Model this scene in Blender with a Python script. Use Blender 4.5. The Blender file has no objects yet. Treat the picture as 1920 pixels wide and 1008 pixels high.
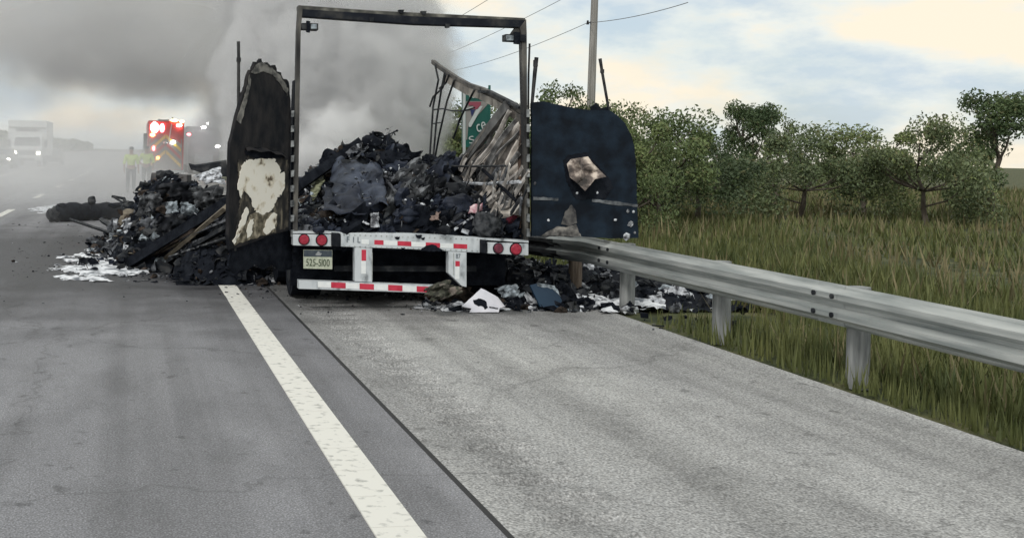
import bpy, bmesh, math, random
from mathutils import Vector, Matrix, noise
R = math.radians
random.seed(7); rnd = random.Random(11)
SC = bpy.context.scene
COL = SC.collection

# ------------------------------------------------------------------ camera
FPX, CX, CY, HC = 2016.0, 600.0, 287.0, 1.65      # focal length and principal point in pixels of the 1920 px frame
TH, RO = math.atan(350 / FPX), R(1.2)             # heading to the right of the road, roll
fwd = Vector((math.sin(TH), math.cos(TH), 0)); r0 = Vector((math.cos(TH), -math.sin(TH), 0)); zz = Vector((0, 0, 1))
cr = r0 * math.cos(RO) + zz * math.sin(RO); cu = -r0 * math.sin(RO) + zz * math.cos(RO)
cd = bpy.data.cameras.new('camera'); cam = bpy.data.objects.new('camera', cd); COL.objects.link(cam)
cam.matrix_world = Matrix(((cr.x, cu.x, -fwd.x, 0), (cr.y, cu.y, -fwd.y, 0), (cr.z, cu.z, -fwd.z, HC), (0, 0, 0, 1)))
cd.sensor_width = 36; cd.lens = 36 * FPX / 1920
cd.shift_x = (960 - CX) / 1920; cd.shift_y = -(504 - CY) / 1920
cd.clip_start = 0.1; cd.clip_end = 6000
SC.camera = cam

# ------------------------------------------------------------------ sky, sun, exposure
SUN_EL, SUN_AZ = R(38), R(215)     # azimuth clockwise from +Y (road direction): behind left of the camera
w = bpy.data.worlds.new('World'); SC.world = w; w.use_nodes = True
nt = w.node_tree; nt.nodes.clear()
def N(nt, t, **kw):
    n = nt.nodes.new(t)
    for k, v in kw.items(): setattr(n, k, v)
    return n
out = N(nt, 'ShaderNodeOutputWorld'); bg = N(nt, 'ShaderNodeBackground'); bg.inputs[1].default_value = 0.1
sky = N(nt, 'ShaderNodeTexSky', sky_type='NISHITA'); sky.sun_disc = False
sky.sun_elevation = SUN_EL; sky.sun_rotation = SUN_AZ; sky.dust_density = 2.0; sky.air_density = 1.0
tc = N(nt, 'ShaderNodeTexCoord'); mp = N(nt, 'ShaderNodeMapping'); mp.inputs['Scale'].default_value = (1, 1, 2.6)
n1 = N(nt, 'ShaderNodeTexNoise'); n1.inputs['Scale'].default_value = 5.0; n1.inputs['Detail'].default_value = 6; n1.inputs['Roughness'].default_value = .58
n2 = N(nt, 'ShaderNodeTexNoise'); n2.inputs['Scale'].default_value = 5.2; n2.inputs['Detail'].default_value = 9; n2.inputs['Roughness'].default_value = .58
r1 = N(nt, 'ShaderNodeValToRGB'); r1.color_ramp.elements[0].position = .36; r1.color_ramp.elements[1].position = .55
r1.color_ramp.elements[0].color = (.68,) * 3 + (1,); r1.color_ramp.elements[1].color = (1, 1, 1, 1)
r2 = N(nt, 'ShaderNodeValToRGB'); e = r2.color_ramp.elements
e[0].position = .40; e[0].color = (5.0, 5.8, 6.4, 1); e[1].position = .60; e[1].color = (8.2, 7.4, 6.0, 1)
m_ = r2.color_ramp.elements.new(.5); m_.color = (6.9, 7.2, 6.9, 1)
mx = N(nt, 'ShaderNodeMix', data_type='RGBA')
L = nt.links.new
L(tc.outputs['Generated'], mp.inputs[0]); L(mp.outputs[0], n1.inputs['Vector']); L(mp.outputs[0], n2.inputs['Vector'])
L(n1.outputs[0], r1.inputs[0]); L(n2.outputs[0], r2.inputs[0]); L(r1.outputs[0], mx.inputs[0])
L(sky.outputs[0], mx.inputs[6]); L(r2.outputs[0], mx.inputs[7]); L(mx.outputs[2], bg.inputs[0]); L(bg.outputs[0], out.inputs[0])
sl = bpy.data.lights.new('sun', 'SUN'); sl.energy = 1.1; sl.angle = R(12); sl.color = (1, .965, .92)
so = bpy.data.objects.new('sun', sl); COL.objects.link(so); so.location = (-20, -20, 40)
sd = Vector((math.sin(SUN_AZ) * math.cos(SUN_EL), math.cos(SUN_AZ) * math.cos(SUN_EL), math.sin(SUN_EL)))
so.rotation_euler = sd.to_track_quat('Z', 'Y').to_euler()
vs = SC.view_settings; vs.view_transform = 'Standard'; vs.look = 'None'; vs.exposure = 0.32; vs.gamma = 1; vs.use_curve_mapping = False
SC.cycles.volume_bounces = 8; SC.cycles.volume_step_rate = 0.6; SC.cycles.volume_max_steps = 160
SC.cycles.max_bounces = 8; SC.cycles.diffuse_bounces = 3; SC.cycles.transparent_max_bounces = 12

# ------------------------------------------------------------------ projection helpers: a pixel of the photograph to a point of the place
EYE = Vector((0, 0, HC))
def ray(px, py): return fwd + cr * ((px - CX) / FPX) + cu * ((CY - py) / FPX)
def D(px, py, d): return EYE + ray(px, py) * d
def ON(px, py, p0, n):
    r = ray(px, py); return EYE + r * ((Vector(p0) - EYE).dot(n) / r.dot(n))
def G(px, py, z=0.0): return ON(px, py, (0, 0, z), Vector((0, 0, 1)))
def PY(px, py, y): return ON(px, py, (0, y, 0), Vector((0, 1, 0)))
def PX(px, py, x): return ON(px, py, (x, 0, 0), Vector((1, 0, 0)))

# ------------------------------------------------------------------ materials
MATS = {}
def mat(name, c1, c2=None, rough=.8, metal=0.0, scale=6.0, bump=0.0, bscale=None, emit=0.0, lo=.35, hi=.65, detail=6, spec=.4, c3=None, stretch=None):
    if name in MATS: return MATS[name]
    m = bpy.data.materials.new(name); m.use_nodes = True; t = m.node_tree; b = t.nodes['Principled BSDF']
    b.inputs['Roughness'].default_value = rough; b.inputs['Metallic'].default_value = metal
    b.inputs['Specular IOR Level'].default_value = spec
    g = N(t, 'ShaderNodeNewGeometry'); v = g.outputs['Position']
    if stretch:
        q = N(t, 'ShaderNodeMapping'); q.inputs['Scale'].default_value = stretch; t.links.new(v, q.inputs[0]); v = q.outputs[0]
    if c2:
        n = N(t, 'ShaderNodeTexNoise'); n.inputs['Scale'].default_value = scale; n.inputs['Detail'].default_value = detail
        t.links.new(v, n.inputs['Vector'])
        r = N(t, 'ShaderNodeValToRGB'); e = r.color_ramp.elements
        e[0].position = lo; e[1].position = hi; e[0].color = (*c1, 1); e[1].color = (*c2, 1)
        if c3: q = e.new((lo + hi) / 2); q.color = (*c3, 1)
        t.links.new(n.outputs[0], r.inputs[0]); t.links.new(r.outputs[0], b.inputs['Base Color'])
    else: b.inputs['Base Color'].default_value = (*c1, 1)
    if emit:
        b.inputs['Emission Color'].default_value = (*c1, 1); b.inputs['Emission Strength'].default_value = emit
    if bump:
        n = N(t, 'ShaderNodeTexNoise'); n.inputs['Scale'].default_value = bscale or scale * 4; n.inputs['Detail'].default_value = 4
        t.links.new(v, n.inputs['Vector'])
        k = N(t, 'ShaderNodeBump'); k.inputs['Strength'].default_value = bump; k.inputs['Distance'].default_value = .02
        t.links.new(n.outputs[0], k.inputs['Height']); t.links.new(k.outputs[0], b.inputs['Normal'])
    MATS[name] = m; return m
CHAR = mat('charred', (.003, .0045, .0085), (.014, .017, .024), .85, scale=9, bump=.5, spec=.12)
SOOT = mat('sooty_metal', (.006, .008, .012), (.06, .062, .065), .65, .0, scale=7, bump=.2, c3=(.016, .019, .024), spec=.25)
ASHM = mat('ash', (.02, .022, .026), (.17, .18, .20), .95, scale=14, bump=.5, spec=.1)
BROWN = mat('scorched_brown', (.012, .010, .009), (.075, .058, .048), .9, scale=11, bump=.4, spec=.15)
TAN = mat('bare_wood', (.10, .085, .065), (.30, .26, .2), .8, scale=6, stretch=(1, 1, 1))
PALE = mat('scorched_white', (.05, .052, .06), (.66, .69, .74), .7, scale=13, bump=.2, lo=.38, hi=.6)
SILVER = mat('foil_grey', (.05, .06, .07), (.42, .48, .53), .45, .3, scale=14, lo=.38)
NAVY = mat('navy_plastic', (.006, .009, .018), (.03, .038, .06), .6, scale=9, bump=.15, spec=.25)
STEEL = mat('white_painted_steel', (.13, .14, .15), (.60, .64, .67), .5, scale=9, lo=.27, hi=.52, bump=.08, c3=(.46, .50, .53), detail=9, stretch=(1, 1, .5))
GALV = mat('galvanised_steel', (.26, .285, .285), (.50, .52, .51), .5, .25, scale=4, bump=.08, stretch=(1, .35, 5), detail=8)
RUBBER = mat('black_rubber', (.004, .006, .010), (.016, .018, .024), .8, scale=15, spec=.2)
REDREF = mat('red_reflective_tape', (.50, .03, .06), (.62, .05, .09), .3, scale=20)
WHTREF = mat('white_reflective_tape', (.78, .82, .83), (.88, .9, .9), .3, scale=20)
CREAM = mat('cream_liner', (.12, .09, .06), (.90, .86, .77), .7, scale=9, lo=.29, hi=.46, bump=.12, c3=(.74, .67, .54), detail=9)
DOORB = mat('burnt_door_skin', (.0025, .0055, .011), (.011, .022, .038), .75, scale=5.0, bump=.5, bscale=9, spec=.22)
LDOOR = mat('burnt_door_skin_brown', (.005, .0065, .010), (.028, .026, .027), .75, scale=7, bump=.5, bscale=18, stretch=(1, 1, .6), spec=.2)
FOAM = mat('white_foam', (.16, .175, .20), (.82, .84, .88), .9, scale=7, bump=.4, lo=.36, hi=.56, detail=9)

# ------------------------------------------------------------------ mesh builder
class MB:
    def __init__(s): s.v = []; s.f = []; s.mi = []; s.mats = []
    def m(s, mt):
        if mt not in s.mats: s.mats.append(mt)
        return s.mats.index(mt)
    def add(s, vs, fs, mt):
        o = len(s.v); k = s.m(mt); s.v += [Vector(p) for p in vs]
        for f in fs: s.f.append([i + o for i in f]); s.mi.append(k)
    BF = [(0, 1, 3, 2), (4, 6, 7, 5), (0, 4, 5, 1), (2, 3, 7, 6), (0, 2, 6, 4), (1, 5, 7, 3)]
    def frame(s, c, ax, mt, jit=0):            # box from a centre and three half-axes
        c = Vector(c); vs = []
        for i in (-1, 1):
            for j in (-1, 1):
                for k in (-1, 1):
                    p = c + ax[0] * i + ax[1] * j + ax[2] * k
                    if jit: p += Vector((rnd.uniform(-jit, jit), rnd.uniform(-jit, jit), rnd.uniform(-jit, jit)))
                    vs.append(p)
        s.add(vs, s.BF, mt)
    def box(s, lo, hi, mt):
        lo = Vector(lo); hi = Vector(hi); c = (lo + hi) / 2; h = (hi - lo) / 2
        s.frame(c, (Vector((h.x, 0, 0)), Vector((0, h.y, 0)), Vector((0, 0, h.z))), mt)
    def bar(s, a, b, w, h, mt, up=(0, 0, 1), jit=0):
        a = Vector(a); b = Vector(b); d = (b - a); t = d.normalized(); up = Vector(up)
        if abs(t.dot(up)) > .98: up = Vector((0, 1, 0))
        x = t.cross(up).normalized(); y = x.cross(t)
        s.frame((a + b) / 2, (d / 2, x * w / 2, y * h / 2), mt, jit)
    def path(s, pts, w, h, mt, up=(0, 0, 1)):
        for a, b in zip(pts, pts[1:]):
            e = (Vector(b) - Vector(a)) * .02; s.bar(Vector(a) - e, Vector(b) + e, w, h, mt, up)
    def tube(s, pts, rad, mt, n=8, cap=True):
        pts = [Vector(p) for p in pts]; rad = rad if isinstance(rad, (list, tuple)) else [rad] * len(pts)
        vs = []; fs = []; px = None
        for i, p in enumerate(pts):
            t = (pts[min(i + 1, len(pts) - 1)] - pts[max(i - 1, 0)]).normalized()
            if px is None: px = t.orthogonal().normalized()
            px = (px - t * px.dot(t)).normalized(); py = t.cross(px)
            vs += [p + (px * math.cos(2 * math.pi * k / n) + py * math.sin(2 * math.pi * k / n)) * rad[i] for k in range(n)]
        for i in range(len(pts) - 1):
            for k in range(n): fs.append((i * n + k, i * n + (k + 1) % n, (i + 1) * n + (k + 1) % n, (i + 1) * n + k))
        if cap: fs.append(tuple(range(n - 1, -1, -1))); fs.append(tuple((len(pts) - 1) * n + k for k in range(n)))
        s.add(vs, fs, mt)
    def disc(s, c, nrm, r, t, mt, n=20, rt=None):
        c = Vector(c); nrm = Vector(nrm).normalized()
        s.tube([c, c + nrm * t], [r, rt or r], mt, n)
    def prism(s, pts, ext, mt):                 # closed outline extruded along a vector
        ext = Vector(ext); n = len(pts); pts = [Vector(p) for p in pts]
        vs = pts + [p + ext for p in pts]
        fs = [tuple(range(n)), tuple(range(2 * n - 1, n - 1, -1))] + [(i, i + n, (i + 1) % n + n, (i + 1) % n) for i in range(n)]
        s.add(vs, fs, mt)
    def sheet(s, fn, nu, nv, mt, thick=None):   # fn(u,v) -> point
        vs = [fn(i / nu, j / nv) for j in range(nv + 1) for i in range(nu + 1)]
        fs = [(j * (nu + 1) + i, j * (nu + 1) + i + 1, (j + 1) * (nu + 1) + i + 1, (j + 1) * (nu + 1) + i) for j in range(nv) for i in range(nu)]
        if thick:
            t = Vector(thick); k = len(vs); vs = vs + [p + t for p in vs]
            fs += [tuple(i + k for i in reversed(f)) for f in fs]
            rim = [i for i in range(nu + 1)] + [j * (nu + 1) + nu for j in range(1, nv + 1)] + [nv * (nu + 1) + i for i in range(nu - 1, -1, -1)] + [j * (nu + 1) for j in range(nv - 1, 0, -1)]
            for a, b in zip(rim, rim[1:] + rim[:1]): fs.append((b, a, a + k, b + k))
        s.add(vs, fs, mt)
    def blob(s, c, r, mt, amp=.3, freq=2.0, sub=2, flat=None, seed=0):
        bm = bmesh.new(); bmesh.ops.create_icosphere(bm, subdivisions=sub, radius=1.0)
        r = Vector(r) if not isinstance(r, (int, float)) else Vector((r, r, r)); c = Vector(c)
        vs = []
        for v in bm.verts:
            k = 1 + amp * noise.noise(v.co * freq + Vector((seed * 7.3, seed * 3.1, seed)))
            p = Vector((v.co.x * r.x * k, v.co.y * r.y * k, v.co.z * r.z * k))
            if flat is not None and p.z + c.z < flat: p.z = flat - c.z
            vs.append(c + p)
        fs = [tuple(v.index for v in f.verts) for f in bm.faces]; bm.free(); s.add(vs, fs, mt)
    def build(s, name, parent=None, smooth=False, bevel=0.0, tri=False):
        me = bpy.data.meshes.new(name)
        o = bpy.data.objects.new(name, me); COL.objects.link(o)
        if parent:
            root = parent
            while root.parent: root = root.parent
            org = root.location.copy(); o.parent = parent
        else:
            xs = [p.x for p in s.v]; ys = [p.y for p in s.v]; zs = [p.z for p in s.v]
            org = Vector(((min(xs) + max(xs)) / 2, (min(ys) + max(ys)) / 2, min(zs))); o.location = org
        me.from_pydata([p - org for p in s.v], [], s.f)
        for q in s.mats: me.materials.append(q)
        me.polygons.foreach_set('material_index', s.mi)
        if smooth: me.polygons.foreach_set('use_smooth', [True] * len(me.polygons))
        bm = bmesh.new(); bm.from_mesh(me)
        bmesh.ops.recalc_face_normals(bm, faces=bm.faces)
        big = [f for f in bm.faces if len(f.verts) > 4]
        if big: bmesh.ops.triangulate(bm, faces=big, ngon_method='EAR_CLIP')
        bm.to_mesh(me); bm.free(); me.update()
        if smooth == 'crease': me.set_sharp_from_angle(angle=R(42))
        if bevel:
            b = o.modifiers.new('bevel', 'BEVEL'); b.width = bevel; b.segments = 2; b.limit_method = 'ANGLE'
        return o
def tag(o, label=None, cat=None, group=None, kind=None):
    if label: o['label'] = label
    if cat: o['category'] = cat
    if group: o['group'] = group
    if kind: o['kind'] = kind
    return o
def thing(name, loc, label, cat, group=None):
    o = bpy.data.objects.new(name, None); COL.objects.link(o); o.location = loc; o.empty_display_size = .2
    return tag(o, label, cat, group)
def jag(pts, step, amp, closed=True):
    o = []; n = len(pts)
    for i in range(n if closed else n - 1):
        a = Vector(pts[i]).to_2d() if len(pts[i]) > 2 else Vector(pts[i]); b = Vector(pts[(i + 1) % n])
        k = max(1, int((b - a).length / step))
        for j in range(k):
            p = a.lerp(b, j / k)
            if j: p = p + Vector((rnd.uniform(-amp, amp), rnd.uniform(-amp, amp)))
            o.append(p)
    return o
def text_mesh(txt, name, parent, origin, ex, ey, width, height, mt, depth=.002):
    """each character is a part of its own"""
    gl = []; pen = 0
    for ch in txt:
        if ch == ' ': pen += .45; continue
        c = bpy.data.curves.new(name, 'FONT'); c.body = ch; c.extrude = .01
        t = bpy.data.objects.new(name, c); COL.objects.link(t); me = t.to_mesh()
        vs = [v.co.copy() for v in me.vertices]; fs = [tuple(p.vertices) for p in me.polygons]; t.to_mesh_clear(); bpy.data.objects.remove(t); bpy.data.curves.remove(c)
        mn = min(v.x for v in vs); mxx = max(v.x for v in vs)
        gl.append(([Vector((v.x - mn + pen, v.y, v.z)) for v in vs], fs)); pen += mxx - mn + .1
    al = [v for g_ in gl for v in g_[0]]; x0 = min(v.x for v in al); x1 = max(v.x for v in al); y0 = min(v.y for v in al); y1 = max(v.y for v in al); ez = ex.cross(ey)
    for vs, fs in gl:
        b = MB(); b.add([origin + ex * ((v.x - (x0 + x1) / 2) / (x1 - x0) * width) + ey * ((v.y - (y0 + y1) / 2) / (y1 - y0) * height) + ez * (v.z / .02 + .5) * depth for v in vs], fs, mt); b.build(name, parent)

# ================================================================== SETTING
def ground_sheet(name, x0, x1, y0, y1, z, mt, nx=1, ny=1):
    b = MB(); b.sheet(lambda u, v: Vector((x0 + (x1 - x0) * u, y0 + (y1 - y0) * v, z)), nx, ny, mt)
    return tag(b.build(name), kind='structure')
def road_mat(name, c1, c2, soot, rough=.85, grit=110):
    """aggregate grain, broad worn patches, cracks, and soot trodden and washed out around the wreck"""
    m = bpy.data.materials.new(name); m.use_nodes = True; t = m.node_tree; b = t.nodes['Principled BSDF']; l = t.links.new
    g = N(t, 'ShaderNodeNewGeometry'); P = g.outputs['Position']
    def noi(sc, det=5, st=None):
        n = N(t, 'ShaderNodeTexNoise'); n.inputs['Scale'].default_value = sc; n.inputs['Detail'].default_value = det
        if st:
            q = N(t, 'ShaderNodeMapping'); q.inputs['Scale'].default_value = st; l(P, q.inputs[0]); l(q.outputs[0], n.inputs['Vector'])
        else: l(P, n.inputs['Vector'])
        return n.outputs[0]
    def ramp(x, a, bb, ca, cb):
        r = N(t, 'ShaderNodeValToRGB'); e = r.color_ramp.elements; e[0].position = a; e[1].position = bb; e[0].color = (*ca, 1); e[1].color = (*cb, 1); l(x, r.inputs[0]); return r.outputs[0]
    def mul(a, bb):
        x = N(t, 'ShaderNodeMix', data_type='RGBA', blend_type='MULTIPLY'); x.inputs[0].default_value = 1; l(a, x.inputs[6]); l(bb, x.inputs[7]); return x.outputs[2]
    base = ramp(noi(.7, 6, (1, .25, 1)), .35, .65, c1, c2)
    base = mul(base, ramp(noi(grit, 2), .3, .7, (.5,) * 3, (1.45,) * 3))
    vs_ = N(t, 'ShaderNodeTexVoronoi'); vs_.inputs['Scale'].default_value = 75; l(P, vs_.inputs['Vector'])
    base = mul(base, ramp(vs_.outputs['Distance'], .1, .6, (1.18,) * 3, (.78,) * 3))                       # exposed stones
    base = mul(base, ramp(noi(2.2, 9, (1, .5, 1)), .34, .52, (.80,) * 3, (1,) * 3))
    base = mul(base, ramp(noi(1.0, 6, (2.2, .05, 1)), .40, .56, (.76,) * 3, (1.04,) * 3))                  # tracks worn along the lane
    base = mul(base, ramp(noi(5.5, 9), .30, .37, (.6,) * 3, (1,) * 3))                                     # oil spots
    vo = N(t, 'ShaderNodeTexVoronoi', feature='DISTANCE_TO_EDGE'); vo.inputs['Scale'].default_value = .3
    nv = N(t, 'ShaderNodeTexNoise'); nv.inputs['Scale'].default_value = 2.2; nv.inputs['Detail'].default_value = 8; l(P, nv.inputs['Vector'])
    va = N(t, 'ShaderNodeVectorMath', operation='MULTIPLY_ADD'); va.inputs[1].default_value = (.9, .9, 0); l(nv.outputs['Color'], va.inputs[0]); l(P, va.inputs[2])
    l(va.outputs[0], vo.inputs['Vector']); base = mul(base, ramp(vo.outputs['Distance'], .0, .006, (.72,) * 3, (1,) * 3))
    wet = None
    if soot:
        d = N(t, 'ShaderNodeVectorMath', operation='DISTANCE'); q = N(t, 'ShaderNodeMapping'); q.inputs['Scale'].default_value = (.40, .62, 0); l(P, q.inputs[0])
        d.inputs[1].default_value = (.2 * .40, 16.6 * .62, 0); l(q.outputs[0], d.inputs[0])
        ad = N(t, 'ShaderNodeMath', operation='MULTIPLY_ADD'); l(noi(1.0, 7, (1, 1.8, 1)), ad.inputs[0]); ad.inputs[1].default_value = 3.4; l(d.outputs['Value'], ad.inputs[2])
        base = mul(base, ramp_scale(t, l, ad.outputs[0], 3.6, 6.2))
        wm = N(t, 'ShaderNodeMapRange'); wm.inputs[1].default_value = 3.6; wm.inputs[2].default_value = 5.4; wm.inputs[3].default_value = .48; wm.inputs[4].default_value = rough; l(ad.outputs[0], wm.inputs[0]); wet = wm.outputs[0]
    l(base, b.inputs['Base Color']); b.inputs['Roughness'].default_value = rough
    if wet: l(wet, b.inputs['Roughness'])
    k = N(t, 'ShaderNodeBump'); k.inputs['Strength'].default_value = .6; k.inputs['Distance'].default_value = .008; l(noi(grit * .8, 3), k.inputs['Height']); l(k.outputs[0], b.inputs['Normal'])
    return m
def ramp_scale(t, l, x, a, b):
    mr = N(t, 'ShaderNodeMapRange'); mr.inputs[1].default_value = a; mr.inputs[2].default_value = b; l(x, mr.inputs[0])
    r = N(t, 'ShaderNodeValToRGB'); e = r.color_ramp.elements; e[0].color = (.17, .17, .185, 1); e[1].color = (1, 1, 1, 1); l(mr.outputs[0], r.inputs[0]); return r.outputs[0]
ASPH = road_mat('asphalt', (.22, .222, .24), (.30, .302, .322), True, rough=.68)
SHLD = road_mat('shoulder_paving', (.36, .36, .36), (.47, .47, .462), True, grit=70)
EARTH = mat('verge_earth', (.035, .045, .018), (.13, .125, .055), .95, scale=2.2, bump=.9, bscale=18, detail=10, lo=.38, hi=.64, c3=(.07, .08, .032))
ground_sheet('ground', -2500, 2500, -60, 4500, -.06, EARTH)
ground_sheet('road', -26, 1.64, -20, 3000, .0, ASPH, 1, 1)
ground_sheet('shoulder', 1.66, 1.85, -20, 3000, -.004, SHLD); ground_sheet('shoulder', 2.3, 5.15, -20, 3000, -.004, SHLD)
ground_sheet('shoulder', 1.85, 2.3, 24, 3000, -.004, SHLD)
b = MB(); b.box((1.635, -20, -.05), (1.665, 400, .002), mat('tar_joint', (.02, .02, .022), rough=.6)); tag(b.build('tar_seam'), kind='structure')
def paint(name): 
    m = mat(name, (.36, .36, .34), (.76, .75, .70), .7, scale=16, lo=.27, hi=.44, detail=10); return m
LINE = paint('road_paint')
b = MB()
y = -6.0
while y < 11.9:                                           # the edge line is ridged in short raised bars
    b.box((1.065, y, .0), (1.28, y + .42, .008), LINE); y += .425
b.box((1.065, 11.9, 0), (1.28, 160, .005), LINE); tag(b.build('edge_line'), kind='structure')
b = MB()
b.box((-7.4, -20, 0), (-7.22, 600, .005), LINE); tag(b.build('left_edge_line'), kind='structure')
for i in range(9):                                        # broken lane line
    b = MB(); y0 = 26.2 + i * 9.8 if i < 8 else 16.4
    b.box((-3.2, y0, 0), (-3.02, y0 + 3.05, .005), LINE); tag(b.build('lane_dash'), kind='structure')
b = MB()                                                  # rumble strip: rounded grooves milled across the shoulder edge
def groove(u, v):
    y = -4 + 28 * v; t_ = (y / .3) % 1.0; e_ = max(0, min(1, min(u, 1 - u) * 8)); return Vector((1.85 + .45 * u, y, -.004 - .034 * e_ * max(0, math.cos((t_ - .5) * 5.0)) ** 1.0 * (abs(t_ - .5) < .31)))
b.sheet(groove, 10, 1120, SHLD)
tag(b.build('rumble_strip'), kind='structure')

# -------- foam
def foam(name, pts, thr, seed, hgt=.03, step=.045, z0=.002):
    cx = sum(p.x for p in pts) / len(pts); cy = sum(p.y for p in pts) / len(pts)
    rx = max(abs(p.x - cx) for p in pts); ry = max(abs(p.y - cy) for p in pts); b = MB(); nx = int(2 * rx / step); ny = int(2 * ry / step); idx = {}; vs = []; fs = []
    def hh(i, j):
        x = cx - rx + i * step; y = cy - ry + j * step; e = ((x - cx) / rx) ** 2 + ((y - cy) / ry) ** 2
        n = noise.fractal(Vector((x * 1.8, y * 1.6, seed * 5.1)), .7, 2.2, 6) * .6 + noise.noise(Vector((x * 12, y * 11, seed))) * .22
        return n + .45 * (1 - e) - thr
    for j in range(ny):
        for i in range(nx):
            q = [(i, j), (i + 1, j), (i + 1, j + 1), (i, j + 1)]; h = [hh(*c) for c in q]
            if min(h) > 0 or sum(x > 0 for x in h) >= 3:
                f = []
                for c, v in zip(q, h):
                    if c not in idx:
                        idx[c] = len(vs); vs.append(Vector((cx - rx + c[0] * step + rnd.uniform(-.02, .02), cy - ry + c[1] * step, z0 + max(0, min(1, v * 3)) * hgt)))
                    f.append(idx[c])
                fs.append(tuple(f))
    b.add(vs, fs, FOAM); return tag(b.build(name, smooth=True), kind='stuff')
foam('foam', [G(115, 470), G(262, 522), G(250, 470), G(130, 528)], .02, 1)
foam('foam', [G(60, 388), G(130, 398), G(120, 385), G(90, 400)], .2, 2)
foam('foam', [G(1050, 552), G(1200, 592), G(1190, 552), G(1060, 590)], .30, 3, .06, .05)
foam('foam', [G(740, 560), G(960, 592), G(930, 560), G(780, 592)], .33, 4, .012, .04)
foam('foam', [G(400, 510), G(560, 540), G(540, 512), G(420, 540)], .34, 5, .015, .04)

# ================================================================== BURNT TRAILER
YR = 11.15
XL, XR = PY(550, 440, YR).x, PY(991, 440, YR).x
def T(px, py, out=0.0): p = PY(px, py, YR - out); return p
trailer = thing('burnt_trailer', ((XL + XR) / 2, YR + 3, 0), 'burnt out white semi trailer with open doors and only its rear frame left standing', 'trailer')
EXT = Vector((0, .14, 0))
def quadp(pts, out, depth, mt, name, parent, bevel=0, rag=0):
    b = MB(); b.prism([T(x, y, out) for x, y in (jag(pts, 6, rag) if rag else pts)], (0, depth, 0), mt); return b.build(name, parent, bevel=bevel)
# header and posts
FRAME = mat('scorched_frame', (.004, .006, .012), (.045, .045, .045), .7, .0, scale=5, c3=(.010, .013, .020), bump=.2, spec=.2)
POSTM = mat('scorched_post', (.012, .012, .014), (.19, .18, .16), .65, .1, scale=3.5, c3=(.06, .058, .055), bump=.15, stretch=(1, 1, .4))
hd = quadp([(560, 17), (780, 31), (985, 38), (985, 52), (780, 46), (560, 31)], 0, .12, FRAME, 'header', trailer, .006)
quadp([(560, 10), (700, 20), (985, 34), (985, 38.5), (780, 31.5), (560, 17.5)], -.01, .16, mat('header_edge', (.03, .03, .03), (.20, .195, .17), .7, scale=7, c3=(.08, .08, .072)), 'header_cap', trailer, .004)
for x, y in ((697, 36), (840, 48), (753, 21.5), (795, 24)): 
    quadp([(x - 5, y - 3), (x + 5, y - 3), (x + 3, y + 4), (x - 3, y + 4)], .012, .06, SOOT, 'clip', hd)
pl = quadp([(560, 10), (568, 11), (564, 60), (558, 437), (550, 437), (554, 200), (557, 60)], .01, .11, POSTM, 'corner_post', trailer, .006)
quadp([(553, 150), (558, 150), (555, 440), (545, 440), (546, 300)], -.05, .2, CHAR, 'post_flange', pl)
pr = quadp([(975, 52), (987, 36), (988, 62), (989, 250), (991, 457), (984, 457), (983, 250), (979, 75)], .01, .11, POSTM, 'corner_post', trailer, .006)
quadp([(983, 190), (979, 190), (973, 300), (972, 440), (984, 452)], -.10, .03, mat('rusty_post_side', (.02, .02, .02), (.16, .10, .07), .8, scale=6), 'post_flange', pr, rag=1)
# corner marker brackets
def bracket(px, py, w, h, flip):
    bk = quadp([(px, py), (px + w, py + 1), (px + w, py + h), (px, py + h - 2)], .03, .12, SOOT, 'bracket', trailer, .006)
    q = px + w * .55 if not flip else px + 1
    quadp([(q, py + 2.5), (q + w * .35, py + 2.5), (q + w * .35, py + h - 3), (q, py + h - 3)], .036, .02, SILVER, 'marker_lens', bk)
    quadp([(px + w * (.3 if not flip else .45), py - 4), (px + w * (.5 if not flip else .7), py - 3), (px + w * (.5 if not flip else .7), py + h + 4), (px + w * (.3 if not flip else .45), py + h + 3)], .05, .05, CHAR, 'clamp', bk)
bracket(566, 43, 31, 14, False); bracket(948, 64, 39, 15, True)
quadp([(966, 53), (981, 53), (981, 64), (958, 64)], -.02, .05, POSTM, 'gusset', trailer)
# rear sill
sill = quadp([(639, 436), (770, 438), (900, 445), (900, 474), (770, 467), (639, 462)], .06, .16, STEEL, 'rear_sill', trailer, .006)
quadp([(549, 433.5), (640, 435.5), (640, 438), (549, 437)], .045, .25, STEEL, 'sill_lip', trailer)
quadp([(899, 445), (991, 451), (991, 455), (899, 449)], .045, .25, STEEL, 'sill_lip', trailer)
pan = []
for pts in ([(549, 439), (622, 439.5), (622, 462), (549, 460)], [(914, 454), (991, 457), (991, 479), (914, 475)]):
    pan.append(quadp(pts, .045, .12, STEEL, 'light_panel', trailer, .006))
REDL = mat('red_lens', (.30, .02, .04), (.42, .04, .07), .25, scale=30); REDL2 = mat('sooty_red_lens', (.10, .02, .035), (.22, .04, .07), .4, scale=18)
for (x, y, r, p, mt) in ((570, 449, 9.5, 0, REDL), (603, 450, 10, 0, REDL), (934, 465.5, 9.5, 1, REDL2), (967, 467, 11, 1, REDL)):
    c = T(x, y, .045); rr = r * c.y / FPX
    b = MB(); b.disc(c + Vector((0, .002, 0)), (0, -1, 0), rr * 1.18, .012, RUBBER, 24, rr * 1.12); g = b.build('grommet', pan[p])
    b = MB()
    for k in range(4): b.disc(c + Vector((0, -.010 - .004 * k, 0)), (0, -1, 0), rr * (1 - .12 * k * k / 9), .0045, mt, 24, rr * (1 - .12 * (k + 1) ** 2 / 9))
    b.build('tail_light', pan[p])
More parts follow.
